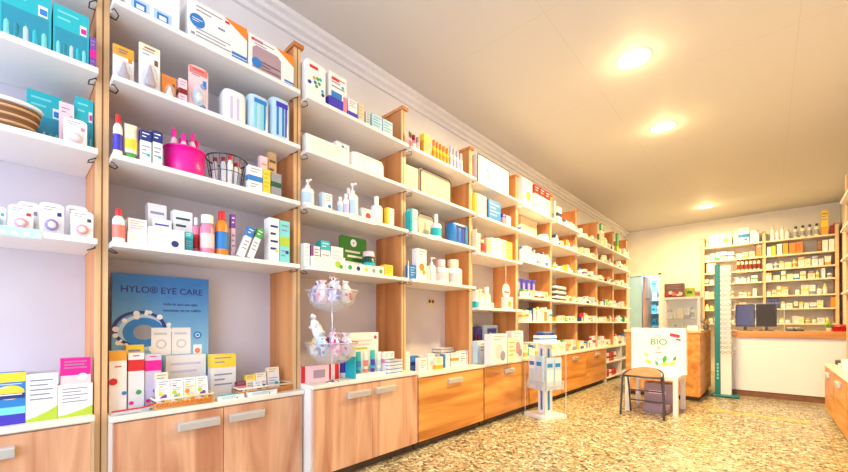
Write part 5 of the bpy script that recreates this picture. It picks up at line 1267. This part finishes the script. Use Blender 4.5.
o = o.build('storage_box', None, (-1.0, 5.47, 0)); bevel(o, .004); tag(o, 'mauve cardboard box on the floor under the white table', 'box')
o = MB().rbox(-.14, .14, -.07, .07, 0, .10, M('mauve', .8), .03); o.rbox(-.13, .13, -.06, .06, .1, .13, M('dark_red', .8), .02) if False else None
o = o.build('folded_bag', None, (-1.0, 5.27, 0)); tag(o, 'low brownish folded bag on floor in front of mauve box', 'bag')
# ------------------------------------------------------------------ white leaflet stand
r = empty('leaflet_stand', (-1.897, 4.154, 0), R(0)); tag(r, 'white floor leaflet stand with blue striped centre post', 'leaflet stand')
W_ = M('white', .3)
def rot45(m, a=45): return m.shift(0, 0, 0, R(a))
AN = -22
rot45(MB().box(-.165, .165, -.165, .165, .0, .035, W_), AN).build('base', r)
rot45(MB().box(-.165, .165, -.165, .165, .835, .85, W_), AN).build('top_board', r)
for sx in (-1, 1):
    for sy in (-1, 1): rot45(MB().box(sx * .158 - .005, sx * .158 + .005, sy * .158 - .005, sy * .158 + .005, .0355, .8345, CLEAR), AN).build('corner_post', r)
sp = empty('tmp'); bpy.data.objects.remove(sp)
o = rot45(MB().box(-.055, .055, -.055, .055, .0355, .8345, W_), AN).build('centre_post', r)
def facet(m, fx, y0, y1, z0, z1, mat, face):
    q = [(fx, y0, z0), (fx, y1, z0), (fx, y1, z1), (fx, y0, z1)]
    c, s_ = math.cos(R(face)), math.sin(R(face)); n0 = len(m.v)
    m.add([(x * c - y * s_, x * s_ + y * c, z) for x, y, z in q], [(0, 1, 2, 3)], mat)
m = MB(); 
for f_ in (AN, AN - 90): facet(m, .0558, -.016, .016, .08, .78, M('blue'), f_)
m.build('stripe', r)
for f_, nmf in ((AN, 0), (AN - 90, 1), (AN + 180, 2), (AN + 90, 3)):
    for zz in (.32,):
        m = MB().box(.146, .150, -.14, .14, zz, zz + .10, CLEAR); m.box(.056, .1459, -.112, .112, zz, zz + .004, CLEAR); rot45(m, f_).build('pocket', r)
def leaflets(f_, side, z0, hq, wq, c1, c2, lab, n):
    c, s_ = math.cos(R(f_)), math.sin(R(f_)); lx, ly = .130, side
    o = MB().box(-.012, .012, -wq / 2, wq / 2, 0, hq, M(c1, .35)); o.quad([(.0127, -wq * .4, hq * .12), (.0127, wq * .4, hq * .12), (.0127, wq * .4, hq * .6), (.0127, -wq * .4, hq * .6)], M(c2)); o.quad([(.0127, -wq * .4, hq * .7), (.0127, wq * .3, hq * .7), (.0127, wq * .3, hq * .82), (.0127, -wq * .4, hq * .82)], M('blue'))
    o = o.build('leaflet_pack', None, (-1.897 + lx * c - ly * s_, 4.154 + lx * s_ + ly * c, z0), R(f_)); tag(o, lab, 'leaflet pack', 'leaflet packs in the white stand')
leaflets(AN, .058, .3245, .36, .108, 'pale_blue', 'paper', 'pale blue leaflet pack in right pocket of white leaflet stand', 0)
leaflets(AN, -.058, .3245, .36, .108, 'pale_blue', 'white', 'pale blue leaflet pack beside centre post of white leaflet stand', 0)
leaflets(AN - 90, .058, .3245, .38, .108, 'pale_blue', 'silver', 'tall pale blue leaflet pack on left face of stand', 0)
leaflets(AN - 90, -.058, .3245, .38, .108, 'paper', 'pale_blue', 'off-white leaflet pack on left edge of leaflet stand', 0)
o = carton(.26, .1, .08, 'white', 'blue', 'M'); o.location = (-1.897, 4.154, .8505); o.rotation_euler = (0, 0, R(AN)); tag(o, 'white carton with blue band on top of leaflet stand', 'carton')
o = carton(.18, .09, .04, 'navy', 'blue', 'T'); o.location = (-1.897, 4.154, .931); o.rotation_euler = (0, 0, R(AN)); tag(o, 'flat navy carton topmost on the leaflet stand', 'carton')
# ------------------------------------------------------------------ glass cabinet
r = empty('glass_cabinet', (-1.22, 8.60, 0)); tag(r, 'white framed glass display cabinet behind the BIO display', 'cabinet')
wv, dv, hv = .60, .40, 1.57
for sx in (-1, 1):
    for sy in (0, 1): MB().box(sx * (wv / 2 - .02) - .02, sx * (wv / 2 - .02) + .02, sy * (dv - .04), sy * (dv - .04) + .04, 0, hv - .04, M('white')).build('frame_post', r)
bevel(MB().box(-wv / 2 - .01, wv / 2 + .01, -.01, dv + .01, hv - .0395, hv, M('white')).build('top', r), .003)
MB().box(-wv / 2 + .041, wv / 2 - .041, .02, dv - .04, 0, .5, M('white')).build('base_box', r)
MB().box(-wv / 2 + .041, wv / 2 - .041, dv - .03, dv - .02, .501, hv - .041, M('paper')).build('back', r)
for z in (.83, 1.15): MB().box(-wv / 2 + .041, wv / 2 - .041, .03, dv - .041, z, z + .012, GLASS).build('glass_shelf', r)
MB().box(-wv / 2 + .041, wv / 2 - .041, .006, .012, .501, hv - .041, GLASS).build('glass_front', r)
random.seed(31)
for z, n_ in ((.5005, 'lowest'), (.8425, 'middle'), (1.1625, 'upper')):
    row(lambda x, d: ((x, 8.60 + .12 + d / 2), -math.pi / 2), -1.22 - wv / 2 + .06, -1.22 + wv / 2 - .06, z, .12, .24, .06, .1, 'on %s level of glass cabinet' % n_, 'stock in the glass cabinet', pal=[('white', 'silver', 3), ('paper', 'ink', 2), ('cream', 'beige', 2), ('silver', 'grey', 1)], bottles=.2, kind='boxed_goods')
# things on top
x0, x1 = x_at(664.5, 8.66), x_at(684, 8.66)
o = carton(x1 - x0, .14, .27, 'brown', 'dark_red', 'B', 'cream'); o.location = ((x0 + x1) / 2, 8.73, hv); o.rotation_euler = (0, 0, -math.pi / 2); tag(o, 'brown and red printed box on top of glass cabinet', 'box')
m = MB(); 
for i in range(5): disc(m, x1 - x0, .14, .27, .15 + .17 * i, .25 + .1 * (i % 2), .035, M(('red', 'cream', 'coral', 'red', 'cream')[i]), .002 + i * .0002)
m.build('print', o)
xq = x_at(690, 8.66)
o = MB().rbox(-.08, .08, -.06, .06, 0, .17, M('lime', .4), .045); o = o.build('green_pack', None, (xq, 8.70, hv)); tag(o, 'rounded lime green pack on top of glass cabinet', 'pack')
m = MB().quad([(-.04, -.0615, .06), (.04, -.0615, .06), (.04, -.0615, .11), (-.04, -.0615, .11)], M('leaf_green')).build('print', o)
xq = x_at(697.3, 8.66); o = carton(.07, .06, .10, 'coral', 'dark_red', 'M'); o.location = (xq, 8.72, hv); o.rotation_euler = (0, 0, -math.pi / 2); tag(o, 'small coral carton at right end of glass cabinet top', 'carton')
# ------------------------------------------------------------------ doorway, back room
df = MB()
for x in (DX0 - .012, DX1 - .04): df.box(x, x + .05, YB - .012, YB + .11, 0, DZ, PLASTER)
df.box(DX0 - .012, DX1 + .01, YB - .012, YB + .11, DZ - .04, DZ + .01, PLASTER)
struct(df.build('trim_2'))
d = MB().box(DX0 + .04, -2.315, YB + .03, YB + .04, .01, DZ - .045, BLUEGLASS).build('window_2'); struct(d)
d = MB().box(-2.31, -2.255, YB + .12, YB + .80, .01, DZ - .05, WOOD_V).build('door_1'); struct(d); bevel(d, .003)
h_ = MB().tube([(-2.2549, YB + .17, 1.68), (-2.20, YB + .17, 1.68), (-2.20, YB + .27, 1.68)], .012, BLACKM, 8).build('door_handle', d)
r = empty('storage_rack', (-2.08, YB + 1.30, 0)); tag(r, 'blue-lit storage rack seen through the doorway', 'rack')
for sx in (-.44, .42): MB().box(sx, sx + .03, 0, .36, 0, 2.35, M('paper')).build('side_panel', r)
RZ = [.3, .65, 1.0, 1.35, 1.7, 2.05]
for z in RZ: MB().box(-.4095, .4195, 0, .36, z - .02, z, M('paper')).build('shelf', r)
random.seed(44)
for q, z in enumerate(RZ):
    row(lambda x, d: ((x, YB + 1.33 + d / 2), -math.pi / 2), -2.08 - .39, -2.08 + .39, z, .12, .26, .07, .13, 'on %s shelf of back-room rack' % ('lowest', 'second', 'third', 'fourth', 'fifth', 'top')[q], 'stock in the back-room rack', pal=[('teal', 'white', 2), ('aqua', 'blue', 2), ('white', 'teal', 3), ('deep_teal', 'navy', 2), ('pale_blue', 'white', 2)], bottles=.1, kind='storage_box')
# ------------------------------------------------------------------ right wall
RX = .494
ye = 6.46
for i in range(5):
    y1 = ye - i * .84; y0 = y1 - .838
    cabinet(RX, y0, y1, .60, 1, ('wooden flap cabinet on the right wall farthest from the camera', 'wooden flap cabinet on the right wall, second from the far end', 'wooden flap cabinet on the right wall, third from the far end', 'wooden flap cabinet on the right wall, fourth from far end', 'wooden flap cabinet on the right wall, nearest the camera')[i], WOOD_H, math.pi, XR - .008, group='wooden base cabinets on the right wall')
for i, y in enumerate((6.95, 5.96, 4.97, 3.98)):
    r = empty('shelf_upright', (.72, y, .601 if y < 6.4 else 0)); tag(r, 'wooden upright of the right wall shelving, %s' % ('farthest from the camera', 'second from far end', 'third from far end', 'nearest the camera')[i], 'shelf upright', 'wooden uprights of the right shelving')
    zz = 0 if y > 6.4 else .601
    MB().box(.0125, XR - .728, -.0235, .0235, 0, 2.90 - zz, WOOD_SIDE).build('side_panel', r)
    MB().box(0, .012, -.0235, .0235, 0, 2.90 - zz, WOOD_EDGE).build('front_edge', r)
for i in range(3):
    y1 = (6.95, 5.96, 4.97)[i] - .025; y0 = (5.96, 4.97, 3.98)[i] + .025
    for q, z in enumerate((Z1, Z2, Z3, Z4)):
        o = MB().box(.67, XR - .008, y0, y1, z - .026, z, SHELF_WHITE).build('wall_shelf'); bevel(o, .003)
        tag(o, 'white %s board on the right wall, %s bay from far end' % (SHN[q], ('first', 'second', 'third')[i]), 'shelf', 'white shelf boards of the right shelving')
o = MB().rbox(-.09, .09, -.06, .06, 0, .05, M('dark_grey', .5), .01).build('dark_box', None, (.66, 6.34, .60)); tag(o, 'low dark box at far end of right cabinet top', 'box')
o = softpack(.16, .12, .10, 'white', 'paper', 'silver'); o.location = (.62, 5.75, .60); o.rotation_euler = (0, 0, math.pi); tag(o, 'white soft pack on the right cabinet top', 'pack')
o = carton(.2, .14, .03, 'white', 'silver', 'P'); o.location = (.64, 6.02, .60); o.rotation_euler = (0, 0, math.pi); tag(o, 'flat pale carton on the right cabinet top', 'carton')
# floor tape
o = MB().add([(-.545, 5.845, .0008), (.336, 5.75, .0008), (.336, 5.81, .0008), (-.545, 5.905, .0008)], [(0, 1, 2, 3)], M('tape_yellow', .5)); o = o.build('floor_tape'); tag(o, 'yellow tape strip stuck across the floor before the counter', 'tape')
finish_labels()
